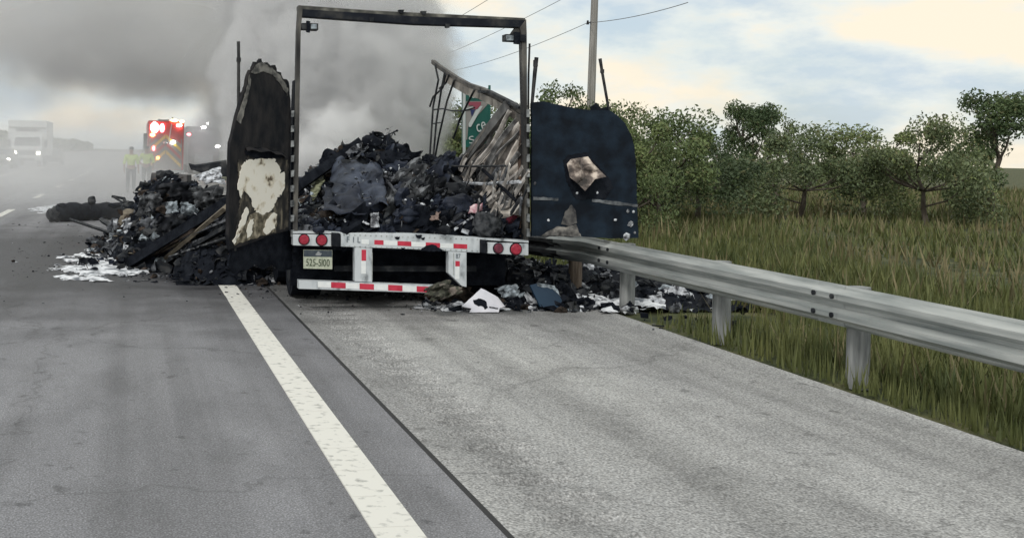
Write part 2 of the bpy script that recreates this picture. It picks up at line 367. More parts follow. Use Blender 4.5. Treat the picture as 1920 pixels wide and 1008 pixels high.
for pts in ([(622, 436), (638, 437), (638, 463), (622, 462)], [(901, 449), (913, 450), (913, 476), (901, 474)]):
    q = quadp(pts, .085, .18, RUBBER, 'dock_bumper', trailer, .01)
# strips of tape: parts of the sill
def tape(parent, segs, out):
    for (pts, mt) in segs: quadp(pts, out + .003, .003, mt, 'red_reflector' if mt is REDREF else 'white_reflector', parent)
def seg(x0, x1, y0, y1, h, mt, X0, X1):   # strip following a line from (X0,y0) to (X1,y1)
    f = lambda x: y0 + (y1 - y0) * (x - X0) / (X1 - X0)
    return ([(x0, f(x0)), (x1, f(x1)), (x1, f(x1) + h), (x0, f(x0) + h)], mt)
sl_ = lambda a, c, mt, h=8.5: seg(a, c, 448.5, 458, h, mt, 678, 876)
tape(sill, [sl_(678, 692, WHTREF), sl_(702, 719, REDREF), sl_(719.5, 745, WHTREF), sl_(745.5, 771, REDREF), sl_(771.5, 798, WHTREF), sl_(798.5, 825, REDREF), sl_(825.5, 850, WHTREF), sl_(850.5, 876, REDREF)], .06)
# charred dents in the sill
for (x, y, s) in ((745, 446, 5), (785, 443, 6), (793, 447, 4), (756, 466, 4)):
    quadp(jag([(x - s, y - s * .5), (x + s, y - s * .4), (x + s * .6, y + s * .6), (x - s * .5, y + s * .5)], 2, .8), .067, .006, CHAR, 'scorch_mark', sill)
b = MB(); b.prism([T(*p, .07) for p in jag([(787, 470), (800, 460), (812, 458), (826, 466), (833, 469), (826, 471)], 3, 1.2)], (0, .01, 0), CHAR); b.build('scorch_mark', sill)
b = MB()
for k in range(26):
    for yy in (439.5, 459): x = 645 + k * 10; b.disc(T(x, yy + (x - 639) * .036 + (2 if yy > 450 else 0), .06), (0, -1, 0), .008, .005, GALV, 6)
tag(b.build('rivets', sill), kind='stuff')
text_mesh('F I L', 'letter', sill, T(663, 449, .066), Vector((1, 0, -.02)), Vector((0, 0, 1)), .145, .06, mat('faded_print', (.12, .15, .18), rough=.6))
# underride guard
s1 = quadp([(665, 463), (698, 464.5), (698, 529), (665, 527.5)], .055, .1, STEEL, 'guard_strut', trailer, .005)
s2 = quadp([(841, 471), (875, 473), (875, 538), (866, 536), (841, 512)], .055, .1, STEEL, 'guard_strut', trailer, .005)
for s_, x in ((s1, 697), (s2, 850)): quadp([(x, 474), (x + 1.5, 474), (x + 1.5, 525 if s_ is s1 else 515), (x, 525 if s_ is s1 else 515)], .058, .01, GALV, 'seam', s_)
tape(s1, [([(678, 468), (686.5, 468), (686.5, 488.5), (678, 488.5)], REDREF), ([(677.5, 489), (686, 489), (686, 513), (677.5, 513)], WHTREF)], .055)
tape(s2, [([(854, 489), (862, 489.5), (862, 499), (854, 499)], REDREF), ([(853.5, 499.5), (861.5, 499.5), (861.5, 523), (853.5, 523)], WHTREF)], .055)
text_mesh('87', 'letter', s2, T(859, 480, .058), Vector((1, 0, -.02)), Vector((0, 0, 1)), .05, .05, MATS['faded_print'])
bar = quadp([(560, 525), (798, 534), (822, 535), (818, 549), (798, 548.5), (560, 541)], .07, .1, STEEL, 'guard_bar', trailer, .008)
gb = lambda a, c, mt: seg(a, c, 527.5, 537, 10.5, mt, 596, 797)
tape(bar, [gb(596, 620.5, WHTREF), gb(621, 648, REDREF), gb(648.5, 674, WHTREF), gb(674.5, 701, REDREF), gb(701.5, 727.5, WHTREF), gb(728, 754.5, REDREF), gb(755, 781, WHTREF), gb(781.5, 808, REDREF)], .07)
# licence plate
plate = quadp([(569, 468), (623, 469), (623, 504.5), (569, 503)], .02, .012, mat('plate_pale', (.42, .46, .36), (.55, .58, .47), .5, scale=30), 'license_plate', trailer)
quadp([(569.5, 468.5), (622.5, 469.5), (622.5, 481.5), (569.5, 480.5)], .024, .004, mat('plate_band', (.035, .05, .07), (.07, .085, .1), .5, scale=25), 'plate_band', plate)
text_mesh('525-5100', 'digit', plate, T(596, 492, .024), Vector((1, 0, -.02)), Vector((0, 0, 1)), .25, .075, mat('plate_print', (.06, .085, .05), rough=.6))
b = MB(); c = T(597, 475, .027)
b.prism([c + Vector((dx, 0, dz)) * .0055 for dx, dz in ((-6, -2), (-3, 1), (-1, 4), (1, 4), (3, 1), (7, 0), (4, -4), (-3, -4))], (0, .002, 0), mat('plate_emblem', (.3, .32, .33), rough=.6)); b.build('emblem', plate)
# deck and undercarriage
b = MB(); zd = T(770, 440).z
for k in range(16): b.box((XL + .04, YR + .12 + k * .62, zd - .18), (XR - .04, YR + .7 + k * .62, zd - .04), CHAR)
b.box((XL + .02, YR + .1, zd - .2), (XL + .08, YR + 10, zd - .02), CHAR); b.box((XR - .08, YR + .1, zd - .2), (XR - .02, YR + 10, zd - .02), CHAR)
b.build('deck', trailer)
b = MB()
for x in (XL + .75, XR - .75): b.box((x - .06, YR + .2, .18), (x + .06, YR + 9, zd - .18), CHAR)
for y in (1.0, 2.2): b.box((XL + .15, YR + y, .12), (XR - .15, YR + y + .16, .3), CHAR)
b.box((XL + .06, YR + .55, .19), (XR - .06, YR + .6, zd - .19), CHAR)
b.box((XL + .5, YR + .25, zd - .42), (XR - .5, YR + .3, zd - .36), SOOT)
b.build('undercarriage', trailer)
for y in (1.1, 2.35):
    for x in (XL + .3, XR - .3):
        b = MB(); b.tube([(x - .17, YR + y, .3), (x + .17, YR + y, .3)], .29, CHAR, 20); b.tube([(x - .18, YR + y, .3), (x + .18, YR + y, .3)], .13, SOOT, 12); b.build('burnt_wheel', trailer)

# -------- doors
def plane_door(hinge_px, far_px, ymid):
    a = D(*hinge_px); c = D(*far_px); d = (c - a); d.z = 0; d.normalize(); n = d.cross(Vector((0, 0, 1))); 
    if n.dot(fwd) > 0: n = -n
    return a, n
# left door, swung out towards the camera
dA, dN = plane_door((546, 440, 11.3), (430, 460, 10.35), 300)
def LD(px, py, o=0.0): return ON(px, py, dA + dN * o, dN)
outl = jag([(431, 467), (428, 440), (430, 340), (432, 268), (444, 217), (452, 190)], 14, .8, False) + jag([(452, 190), (460, 165), (466, 140), (470, 131), (474, 134), (479, 116), (485, 121), (490, 110), (495, 119), (501, 117), (508, 124), (516, 122), (519, 134), (527, 136), (531, 148), (538, 149), (543, 163)], 5, 1.5, False) + jag([(543, 163), (545, 200), (545, 300), (541, 431), (505, 442), (472, 455), (431, 467)], 12, .8, False)
b = MB(); b.prism([LD(*p) for p in outl], -dN * .035, LDOOR); ldoor = b.build('door', trailer); ldoor['label'] = 'left door, burnt to a jagged point, with cream liner bared'
def lpatch(pts, mt, name, o, step=4, amp=1.6, par=None, th=.006):
    b = MB(); b.prism([LD(*p, o) for p in jag(pts, step, amp)], -dN * th, mt); return b.build(name, par or ldoor)
fr = mat('scorched_fringe', (.05, .05, .05), (.26, .25, .23), .8, scale=14)
lpatch([(471, 136), (480, 122), (490, 117), (502, 122), (520, 137), (532, 152), (541, 170), (539, 180), (528, 160), (512, 140), (495, 134), (482, 138)], fr, 'fringe', .006, 3, 1.5)
lpatch([(444, 225), (462, 172), (468, 140), (471, 150), (462, 195), (452, 232)], fr, 'fringe', .006, 5, 1.2)
lpatch([(452, 310), (462, 300), (480, 298), (512, 297), (524, 312), (529, 335), (527, 362), (518, 378), (510, 394), (496, 402), (480, 398), (473, 384), (468, 368), (457, 356), (450, 336)], CREAM, 'liner_patch', .008, 2.5, 2.4)
lpatch([(447, 300), (470, 292), (520, 293), (540, 300), (541, 425), (515, 436), (470, 448), (440, 458), (446, 400), (452, 370), (446, 335)], mat('heat_browned_skin', (.010, .010, .011), (.20, .175, .13), .8, scale=12, lo=.42, hi=.68, c3=(.045, .04, .034), stretch=(1, 1, .45)), 'browned_patch', .004, 3, 2)
for pts in ([(455, 402), (463, 388), (467, 398), (456, 428), (446, 446), (440, 450)], [(463, 430), (470, 412), (476, 410), (472, 438), (464, 446)], [(500, 412), (514, 398), (520, 402), (516, 428), (500, 440), (494, 434)], [(436, 452), (444, 436), (448, 440), (440, 458)], [(522, 330), (533, 322), (534, 352), (528, 366)], [(452, 322), (446, 350), (453, 372), (458, 350)]):
    lpatch(pts, CREAM, 'liner_patch', .010, 4, 1.4)
lpatch([(485, 398), (512, 398), (520, 418), (512, 436), (470, 448), (440, 460), (452, 430), (470, 402)], mat('browned_liner', (.05, .043, .03), (.42, .37, .28), .8, scale=13, c3=(.16, .14, .10)), 'liner_patch', .007, 5, 2)
# gash with its curled lip
lpatch([(460, 283), (470, 276), (500, 280), (532, 288), (534, 296), (505, 297), (478, 297), (463, 291)], CHAR, 'gash', .009, 4, 1)
b = MB()
def lip(u, v):
    p = LD(460 + 74 * u, 277 + 14 * u - 5 * math.sin(u * 3.1)); return p + dN * (.01 + .07 * v * math.sin(.3 + 2.5 * u)) + Vector((0, 0, -.035 * v + .01 * math.sin(u * 17)))
b.sheet(lip, 14, 3, LDOOR, -dN * .006); b.build('curled_lip', ldoor, True)
# hanging burnt lining under the door
b = MB()
b.prism([LD(*p, -.05) for p in jag([(432, 462), (472, 450), (541, 428), (548, 440), (549, 500), (530, 508), (510, 496), (494, 505), (478, 494), (462, 506), (440, 512), (428, 498)], 6, 2.5)], -dN * .02, CHAR); b.build('hanging_lining', ldoor)
b = MB(); rdm = mat('burnt_rod', (.015, .016, .02), (.07, .07, .07), .6, .5, scale=10)
b.tube([LD(447, 78, -.055), LD(447.5, 110, -.055), LD(447, 240, -.055), LD(440, 470, -.055)], .016, rdm, 8); b.disc(LD(447.5, 116, -.055), (0, 0, 1), .023, .04, rdm, 8); b.build('lock_rod', ldoor)
# right door, folded flat out beside the trailer
YD = YR + .02
RD = lambda px, py, o=0.0: PY(px, py, YD - o)
outl = jag([(997, 443), (998, 192), (1020, 190)], 16, .6, False) + jag([(1020, 190), (1045, 196), (1080, 204), (1125, 207), (1143, 207), (1158, 217), (1172, 231), (1183, 252), (1190, 275), (1193, 320), (1195, 385)], 6, .7, False) + jag([(1195, 385), (1197, 446), (1150, 447), (1090, 443.5), (997, 443)], 10, .8, False)
b = MB(); b.prism([RD(*p) for p in outl], (0, .035, 0), DOORB); rdoor = b.build('door', trailer); rdoor['label'] = 'right door, folded flat, navy black with a torn flap of skin'
def rpatch(pts, mt, name, o, step=4, amp=1.2):
    b = MB(); b.prism([RD(*p, o) for p in jag(pts, step, amp)], (0, .006, 0), mt); return b.build(name, rdoor)
STRIP = mat('scuffed_strip', (.02, .026, .034), (.22, .235, .25), .7, scale=9, lo=.34, hi=.7)
rpatch([(1000, 369), (1047, 371), (1047, 376), (1000, 375)], STRIP, 'rub_strip', .008, 6, .7)
rpatch([(1110, 373), (1150, 377), (1196, 383), (1196, 388), (1150, 384), (1110, 378)], STRIP, 'rub_strip', .008, 6, 1)
rpatch([(1015, 442), (1030, 432), (1047, 424), (1062, 426), (1080, 420), (1090, 442.5)], mat('smoked_liner', (.03, .03, .03), (.34, .32, .29), .8, scale=11, c3=(.13, .125, .12)), 'bare_patch', .008)
rpatch([(1052, 420), (1060, 396), (1072, 384), (1080, 396), (1082, 418), (1070, 424)], mat('smoked_liner_dark', (.025, .026, .03), (.13, .125, .12), .8, scale=12), 'bare_patch', .007)
rpatch([(1056, 300), (1066, 290), (1100, 286), (1112, 300), (1142, 332), (1150, 352), (1136, 372), (1080, 374), (1062, 340)], CHAR, 'hole', .007)
FLAP = mat('torn_flap', (.03, .026, .024), (.66, .57, .49), .7, scale=9, c3=(.16, .13, .115), lo=.36, hi=.66)
b = MB(); 
fl = [(1059, 306, .03), (1068, 296, .02), (1089, 293, .02), (1104, 291, .03), (1113, 303, .06), (1128, 318, .10), (1143, 332, .16), (1119, 337, .14), (1108, 350, .17), (1098, 361, .2), (1082, 346, .14), (1065, 333, .08)]
fl = [(1092 + (x - 1092) * .88, 322 + (y - 322) * .92, o) for x, y, o in fl]
c = RD(1090, 318, .10); P_ = [RD(x, y, o) for x, y, o in fl]; mid = [p.lerp(c, .5) + Vector((0, rnd.uniform(-.06, .03), 0)) for p in P_]
n = len(P_); vs = [c] + mid + P_; fs = [(0, 1 + i, 1 + (i + 1) % n) for i in range(n)] + [(1 + i, 1 + n + i, 1 + n + (i + 1) % n, 1 + (i + 1) % n) for i in range(n)]
b.add(vs, fs, FLAP); o = b.build('torn_skin', rdoor); sm = o.modifiers.new('solid', 'SOLIDIFY'); sm.thickness = .006
for (x, y, r) in ((1183, 419, 6.5), (1174, 443, 8), (1190, 436, 3), (1177, 396, 3.5), (1188, 397, 3), (1003, 344, 3), (1028, 413, 3), (1154, 412, 3), (1120, 361, 3), (1082, 362, 3)):
    b = MB(); b.blob(RD(x, y, .006), (r * .0058, .006, r * .0058), PALE, .5, 2, 1, seed=x); b.build('foam_splash', rdoor)
b = MB(); b.tube([RD(993, 82, -.06), RD(991, 140, -.06), RD(990, 300, -.06), RD(992, 440, -.06)], .012, rdm, 8); b.build('lock_rod', rdoor)
b = MB(); b.tube([RD(1006, 108, -.06), RD(1003, 135, -.06), RD(997, 200, -.06), RD(999, 300, -.06)], [.024, .024, .018, .015], rdm, 8); b.disc(RD(1004, 125, -.06), (0, 0, 1), .028, .07, rdm, 8); b.build('lock_rod', rdoor)
b = MB(); b.tube([RD(1125, 110, -.06), RD(1129, 135, -.06), RD(1143, 215, -.06), RD(1146, 300, -.06)], [.02, .017, .016, .015], rdm, 8); b.disc(RD(1129, 137, -.06), (0, 0, 1), .024, .04, rdm, 8); b.build('lock_rod', rdoor)
b = MB(); b.prism([RD(1108, 200, -.03), RD(1118, 194, -.03), RD(1128, 203, -.03), RD(1140, 200, -.03), RD(1142, 210, -.03), RD(1108, 210, -.03)], (0, .02, 0), CHAR); b.build('burnt_tab', rdoor)
# hinges on both posts
HNG = mat('hinge_metal', (.05, .055, .06), (.42, .44, .45), .5, .4, scale=14)
for y in range(205, 440, 28):
    q = quadp([(988, y), (993.5, y), (993.5, y + 15), (988, y + 15)], .03, .05, HNG, 'hinge', trailer, .003)
    q = quadp([(546, y + 3), (552, y + 2), (551.5, y + 14), (545.5, y + 15)], .04, .05, HNG, 'hinge', trailer, .003)

# -------- collapsed right wall
RAILM = mat('warped_rail', (.07, .065, .06), (.36, .33, .29), .5, .4, scale=4, bump=.1, c3=(.2, .18, .16))
WXR = XR - .02
rp = [PX(x, y, WXR) for x, y in ((812, 116), (822, 124), (838, 135), (858, 148), (880, 160), (905, 168), (930, 180), (952, 192), (972, 204), (985, 212))]
b = MB(); b.path(rp, .05, .055, mat('rail_dark', (.03, .03, .03), (.12, .11, .10), .6, scale=6)); rail = b.build('top_rail', trailer)
b = MB(); b.path([p + Vector((-.03, 0, -.075)) for p in rp[2:]], .03, .09, RAILM); b.build('rail_channel', rail)
b = MB(); b.path([PX(900, 172, WXR - .05), PX(918, 172, WXR - .05), PX(950, 188, WXR - .05), PX(976, 202, WXR - .05)], .06, .03, SOOT); b.build('rail_cap', rail)
# fan of buckled wall panels: each leans from low inside the trailer up to the outer wall
PMATS = [mat('panel_cream', (.26, .235, .215), (.74, .69, .64), .6, scale=6, c3=(.56, .51, .465)), mat('panel_grey', (.07, .07, .075), (.36, .36, .36), .5, .2, scale=8), mat('panel_brown', (.04, .037, .036), (.30, .275, .255), .7, scale=8), mat('panel_tan', (.22, .205, .195), (.58, .55, .52), .6, scale=9)]
fan = [((862, 352), (948, 235), 12), ((868, 372), (968, 222), 10), ((874, 340), (960, 210), 8), ((880, 388), (976, 248), 14), ((888, 396), (978, 268), 12), ((895, 372), (977, 290), 10), ((905, 402), (978, 306), 14), ((915, 380), (978, 322), 9), ((922, 404), (979, 342), 12), ((935, 400), (979, 362), 10), ((850, 345), (925, 255), 9), ((838, 330), (868, 290), 7), ((858, 318), (900, 262), 7), ((945, 404), (980, 380), 9), ((890, 350), (972, 240), 5), ((900, 385), (977, 330), 5), ((868, 330), (935, 240), 5)]
for i, (a, c, wd) in enumerate(fan):
    xa = WXR - .55 + .02 * i % .2; pa = PX(*a, WXR - .30 - .015 * (i % 5)); pc = PX(*c, WXR - .03 - .012 * (i % 3)); d = (pc - pa); s_ = Vector((0, 0, 1)).cross(d).normalized(); up = d.cross(s_).normalized()
    if up.z < 0: up = -up
    w_ = wd * .0092; ph = rnd.uniform(0, 6)
    def fn(u, v, pa=pa, d=d, up=up, w_=w_, ph=ph, s_=s_):
        return pa + d * u + up * (w_ * (v - .5) * (1 - .3 * u)) + s_ * (.02 * math.sin(v * 6.28 + ph) + .025 * math.sin(u * 5 + ph)) + up * .015 * math.sin(u * 9 + ph)
    b = MB(); b.sheet(fn, 8, 4, PMATS[(0, 1, 3, 2, 0, 1, 0, 3, 1, 0, 2, 1, 3, 0, 1, 2, 1)[i]], s_ * .008); b.build('wall_panel', trailer)
for (q4, mt_) in ((((862, 366), (905, 300), (940, 330), (900, 402)), 1), (((905, 300), (978, 222), (979, 300), (930, 350)), 0), (((900, 396), (945, 335), (978, 330), (978, 404)), 3), (((842, 344), (866, 312), (900, 330), (868, 372)), 1)):
    Q = [PX(*q_, WXR - .012 - .05 * (i_ in (0, 3))) for i_, q_ in enumerate(q4)]; ph = rnd.uniform(0, 9)     # broad sheets of wall skin buckled behind the torn strips
    b = MB(); b.sheet(lambda u, v: (Q[0] * (1 - u) + Q[1] * u) * (1 - v) + (Q[3] * (1 - u) + Q[2] * u) * v + Vector((.03 * math.sin(v * 16 + ph) + .03 * noise.noise(Vector((u * 3, v * 3, ph))), 0, 0)), 10, 24, PMATS[mt_], (.006, 0, 0)); b.build('wall_panel', trailer, 'crease')
b = MB(); b.path([PX(863, 312, WXR - .2), PX(905, 258, WXR - .14), PX(950, 200, WXR - .08)], .05, .13, mat('grey_post', (.06, .06, .06), (.2, .2, .2), .6, .3, scale=5)); b.build('wall_post', trailer)
b = MB(); b.path([PX(872, 300, WXR - .2), PX(912, 240, WXR - .14), PX(945, 200, WXR - .08)], .03, .03, RAILM); b.build('wall_post', trailer)
def rib(pts, r, mt=SOOT, x=WXR - .05, name='wall_rib'):
    b = MB(); b.tube([PX(px, py, x) for px, py in pts], r, mt, 6); b.build(name, trailer)
for pts in ([(816, 122), (822, 150), (812, 200), (806, 292)], [(834, 136), (828, 165), (818, 230), (812, 300)], [(836, 140), (830, 165), (812, 182), (806, 200)], [(852, 150), (838, 190), (822, 260), (815, 300)], [(890, 168), (876, 195), (862, 225), (850, 260)], [(842, 140), (836, 156), (824, 166)]): rib(pts, .014)
rib([(812, 206), (830, 204), (848, 208), (870, 208), (890, 202)], .010); rib([(812, 232), (826, 230)], .008)
rib([(812, 311), (880, 312), (948, 311)], .012, SOOT, WXR - .4); rib([(905, 318), (938, 348), (967, 376)], .020, CHAR, WXR - .35); rib([(868, 343), (905, 345), (975, 341)], .02, PALE, WXR - .35)
b = MB()
for k in range(70):                                       # buckled lower skin and litter along the foot of the wall
    px, py = rnd.uniform(838, 976), rnd.uniform(318, 408)
    if py < 318 + (px - 838) * .1: continue
    p = PX(px, py, WXR - rnd.uniform(.05, .5)); dv = Vector((rnd.uniform(-.1, .1), -.35, .32)) * rnd.uniform(.2, .8)
    b.bar(p, p + dv, rnd.uniform(.02, .07), .008, rnd.choice(PMATS + [SOOT, SOOT, ASHM]), (1, 0, 0), .01)
tag(b.build('buckled_skin', trailer), kind='stuff')
# tall upright remains of the left wall, low black sheet along the deck edge
b = MB(); b.prism([PX(x, y, XR - .03) for x, y in jag([(812, 300), (835, 318), (860, 330), (905, 352), (960, 392), (982, 400), (982, 450), (850, 400), (812, 360)], 8, 3)], (-.02, 0, 0), SOOT); b.build('wall_foot', trailer)

# ================================================================== DEBRIS
HM = [CHAR] * 18 + [NAVY] * 5 + [SOOT] * 10 + [BROWN] * 4 + [ASHM] * 5 + [TAN, PALE, SILVER]
def rv(s=1.0): return Vector((rnd.uniform(-1, 1), rnd.uniform(-1, 1), rnd.uniform(-1, 1))) * s
def scrap(b, p, s, mt=None, lie=0.0):
    """one piece of burnt litter: a bent sheet, a broken board, a rod, a lump or a crumpled rag"""
    mt = mt or rnd.choice(HM); k = rnd.random(); d = rv().normalized(); d.z *= (1 - lie); d.normalize(); q = d.orthogonal().normalized()
    q = (Matrix.Rotation(rnd.uniform(0, 6.28), 3, d) @ q)
    if lie: q.z *= (1 - lie); q.normalize()
    r = d.cross(q)
    if k < .36:
        a = rnd.uniform(.4, 1.2); bend = rnd.uniform(.1, .5)
        sd = rnd.random() * 90; m_ = 5 if s > .08 else 3
        b.sheet(lambda u, v: p + d * s * (u - .5) * 1.5 + q * s * a * (v - .5) + r * s * (bend * math.sin(u * 4 + v * 2.5) + .35 * noise.noise(Vector((u * 3, v * 3, sd)))) + rv(s * .06), m_, m_ - 1, mt)
    elif k < .5: b.bar(p - d * s * .9, p + d * s * .9, s * .22, s * .07, mt, q, s * .04)
    elif k < .65: b.tube([p - d * s * 1.1, p + q * s * .1, p + d * s], s * .05, mt, 5)
    elif k < .72: b.frame(p, (d * s * .45, q * s * .35, r * s * .25), mt, s * .16)
    else: b.blob(p, (s * .6, s * .5, s * .4), mt, .75, 2.0, 2 if s > .05 else 1, seed=rnd.random() * 50)
def heap(name, h, x0, x1, y0, y1, n, smin, smax, z0, step=.06, top=CHAR, only=None):
    b = MB(); nx = int((x1 - x0) / step); ny = int((y1 - y0) / step)
    def H(x, y): return z0 + max(0, h(x, y)) * (1 + .25 * noise.fractal(Vector((x * 3, y * 3, 2)), 1, 2, 4)) + .06 * noise.noise(Vector((x * 9, y * 9, 5))) + .03 * noise.noise(Vector((x * 23, y * 23, 5)))
    b.sheet(lambda u, v: Vector((x0 + (x1 - x0) * u, y0 + (y1 - y0) * v, H(x0 + (x1 - x0) * u, y0 + (y1 - y0) * v))), nx, ny, top)
    k = 0
    while k < n:
        x = rnd.uniform(x0, x1); y = rnd.uniform(y0, y1)
        if h(x, y) < .03 and rnd.random() > .25: continue
        k += 1; s = smin * (smax / smin) ** (rnd.random() ** 1.6); scrap(b, Vector((x, y, H(x, y) + s * .15)), s, only and rnd.choice(only), .3)
    tag(b.build(name, smooth='crease'), kind='stuff'); return H
def lerp_tab(tab, x):
    if x <= tab[0][0]: return tab[0][1]
    for (a, va), (c, vc) in zip(tab, tab[1:]):
        if x <= c: return va + (vc - va) * (x - a) / (c - a)
    return tab[-1][1]
# burnt cargo inside the trailer
ridge = [(D(x, y, 13.4).x, D(x, y, 13.4).z - zd) for x, y in ((560, 352), (600, 322), (630, 300), (660, 280), (700, 274), (735, 270), (760, 296), (800, 308), (850, 336), (880, 356), (930, 392), (985, 412))]
def hcargo(x, y):
    k = (y - (YR + .12)) / 1.9
    f = max(0, min(1, k)) ** .62 if k < 1 else max(0, 1 - (y - YR - 2.0) / 4.5)
    return lerp_tab(ridge, x * (13.2 / max(11.5, y)) ** .3 if y > 13.2 else x) * f
HC_ = heap('burnt_cargo', hcargo, XL + .1, XR - .08, YR + .12, YR + 5.5, 3200, .022, .20, zd - .02)
def inheap(px, py, lift=0.0, name=None):      # first point of the heap surface on that pixel's ray
    d = 11.3
    while d < 18:
        p = D(px, py, d)
        if XL < p.x < XR + .3 and p.z < HC_(p.x, p.y) + .03: return p + Vector((0, -.06 - lift, .02))
        d += .03
    return D(px, py, 13.3)
b = MB()
for k in range(950):
    x = rnd.uniform(XL + .15, XR - .12); y = YR + rnd.uniform(.15, 2.2); z_ = HC_(x, y); scrap(b, Vector((x, y - rnd.uniform(.02, .14), z_ + rnd.uniform(.03, .13))), .010 + .04 * rnd.random() ** 2, rnd.choice([PALE, ASHM, ASHM, ASHM, SILVER, SOOT, NAVY]))
tag(b.build('pale_scraps'), kind='stuff')
# ---- named pieces lying on the cargo heap
def piece(name, label, cat, b, smooth=False, group=None): return tag(b.build(name, smooth=smooth), label, cat, group)
def rag(b, outline, off, mt, amp=.05, nu=9, nv=9, th=.01):   # crumpled cloth filling four corner pixels
    P4 = [inheap(x, y) + Vector((0, -off, 0)) for x, y in outline]
    sd = rnd.random() * 40
    def fn(u, v):
        p = (P4[0] * (1 - u) + P4[1] * u) * (1 - v) + (P4[3] * (1 - u) + P4[2] * u) * v
        return p + Vector((0, -amp, 0)) * (noise.fractal(Vector((u * 2.6, v * 2.6, sd)), 1, 2, 4) + .8 * math.sin(3.14 * u) * math.sin(3.14 * v)) + Vector((noise.noise(Vector((u * 4, v * 4, sd + 9))), 0, noise.noise(Vector((u * 4, v * 4, sd + 5))))) * amp * .5
    b.sheet(fn, nu, nv, mt, (0, th, 0))
GRR = mat('grey_burnt_rag', (.03, .033, .037), (.20, .21, .225), .9, scale=9, bump=.5, spec=.15, c3=(.05, .053, .058)); DKR = mat('dark_burnt_rag', (.006, .007, .010), (.045, .048, .055), .9, scale=8, bump=.5, spec=.15, c3=(.016, .018, .022))
SHEETM = mat('slate_sheet', (.006, .009, .018), (.07, .085, .12), .6, scale=5, bump=.4, bscale=22, spec=.25)
b = MB(); rag(b, [(620, 303), (706, 306), (720, 388), (604, 386)], .2, SHEETM, .17, 26, 24); piece('crumpled_sheet', 'large slate blue crumpled sheet draped over the left of the cargo heap', 'plastic sheet', b, True)
b = MB(); rag(b, [(596, 352), (668, 348), (676, 405), (600, 400)], .24, NAVY, .09, 14, 12); piece('burnt_bag', 'dark navy slumped bag below the slate blue sheet', 'bag', b, True)
b = MB(); rag(b, [(572, 330), (592, 318), (602, 342), (580, 376)], .2, mat('olive_cloth', (.05, .055, .03), (.30, .31, .2), .85, scale=12), .05, 9, 10); piece('olive_sack', 'olive green and cream scorched sack at the left edge of the cargo heap', 'sack', b, True)
def plank(name, label, cat, a, c, w_, h_, mt, da=None, dc=None):
    pa = D(*a, da) if da else inheap(*a, .06); pc = D(*c, dc) if dc else inheap(*c, .06); b = MB(); b.bar(pa, pc, w_, h_, mt, (0, -1, .3), .008); return piece(name, label, cat, b)
b = MB()
for k in range(130):
    px = rnd.uniform(575, 975); py_ = rnd.uniform(300, 436)
    if px < 730 and py_ < 408: px += 155
    p = inheap(px, py_, -.03); r_ = .04 + .13 * rnd.random() ** 2
    if rnd.random() < .5: b.blob(p, (r_ * 1.2, r_ * .8, r_ * .8), rnd.choice([CHAR, CHAR, DKR, NAVY, SOOT]), .6, 1.8, 3 if r_ > .08 else 2, seed=k)
    else:
        a_ = rv().normalized(); a_.y *= .3; q_ = Vector((0, -1, .6)).cross(a_).normalized(); sd = k * 1.7
        b.sheet(lambda u, v: p + a_ * r_ * 2.6 * (u - .5) + q_ * r_ * 2 * (v - .5) + Vector((0, -1, .5)) * r_ * (1.0 * noise.fractal(Vector((u * 2.4, v * 2.4, sd)), 1, 2, 4) + .6 * math.sin(3.14 * u) * math.sin(3.14 * v)) + Vector((1, 0, 1)) * r_ * .6 * noise.fractal(Vector((u * 3, v * 3, sd + 7)), 1, 2, 3), 9, 8, rnd.choice([DKR, DKR, NAVY, NAVY, CHAR, GRR]), (0, .01, 0))
tag(b.build('slumped_rags', smooth='crease'), kind='stuff')
plank('charred_beam', 'long black charred beam sloping up the left side of the cargo heap', 'beam', (556, 352), (672, 270), .10, .14, CHAR, 12.4, 13.6)
plank('splintered_board', 'pale edged board across the top of the cargo heap', 'board', (668, 296), (700, 268), .03, .05, ASHM, 12.9, 13.4)
plank('metal_tube', 'thin grey tube slanting down the middle of the cargo heap', 'tube', (722, 342), (754, 384), .03, .03, ASHM)
plank('bent_strip', 'light grey bent strip right of the heap middle', 'strip', (818, 338), (834, 358), .03, .02, PALE)
plank('fallen_post', 'sooty grey post sloping down the right flank of the cargo heap', 'post', (812, 308), (900, 372), .05, .06, SOOT, 13.2, 12.3)
plank('pale_lath', 'pale lath leaning below the pink packet', 'lath', (846, 432), (880, 408), .02, .02, PALE)
b = MB(); c = inheap(883, 393, .1)
b.sheet(lambda u, v: c + Vector((.08 * (u - .5) * 2 * 1.0, -.03 * math.sin(3 * u), .045 * (v - .5) * 2 + .03 * (u - .5) + .012 * math.sin(9 * u + 4 * v))), 6, 4, mat('pink_print', (.62, .30, .36), (.80, .66, .68), .5, scale=25, c3=(.75, .5, .54)), (0, .025, 0)); piece('pink_packet', 'crumpled pink and white packet on the right of the cargo heap', 'packet', b, True)
b = MB(); b.blob(inheap(905, 424, .08), (.15, .11, .15), mat('grey_canvas', (.018, .021, .025), (.085, .09, .098), .85, scale=16, bump=.7, bscale=30, spec=.15), .38, 2.2, 4, seed=3); b.blob(inheap(908, 410, .14), (.10, .05, .03), SOOT, .3, 2, 2, seed=4); piece('backpack', 'grey domed canvas backpack standing at the right of the trailer deck', 'backpack', b, True)
b = MB(); b.blob(inheap(954, 417, .05), (.085, .06, .065), mat('dark_red_cloth', (.05, .008, .015), (.20, .02, .045), .8, scale=18), .5, 2.4, 3, seed=8); piece('red_bundle', 'dark red cloth bundle beside the right corner post', 'bundle', b, True)
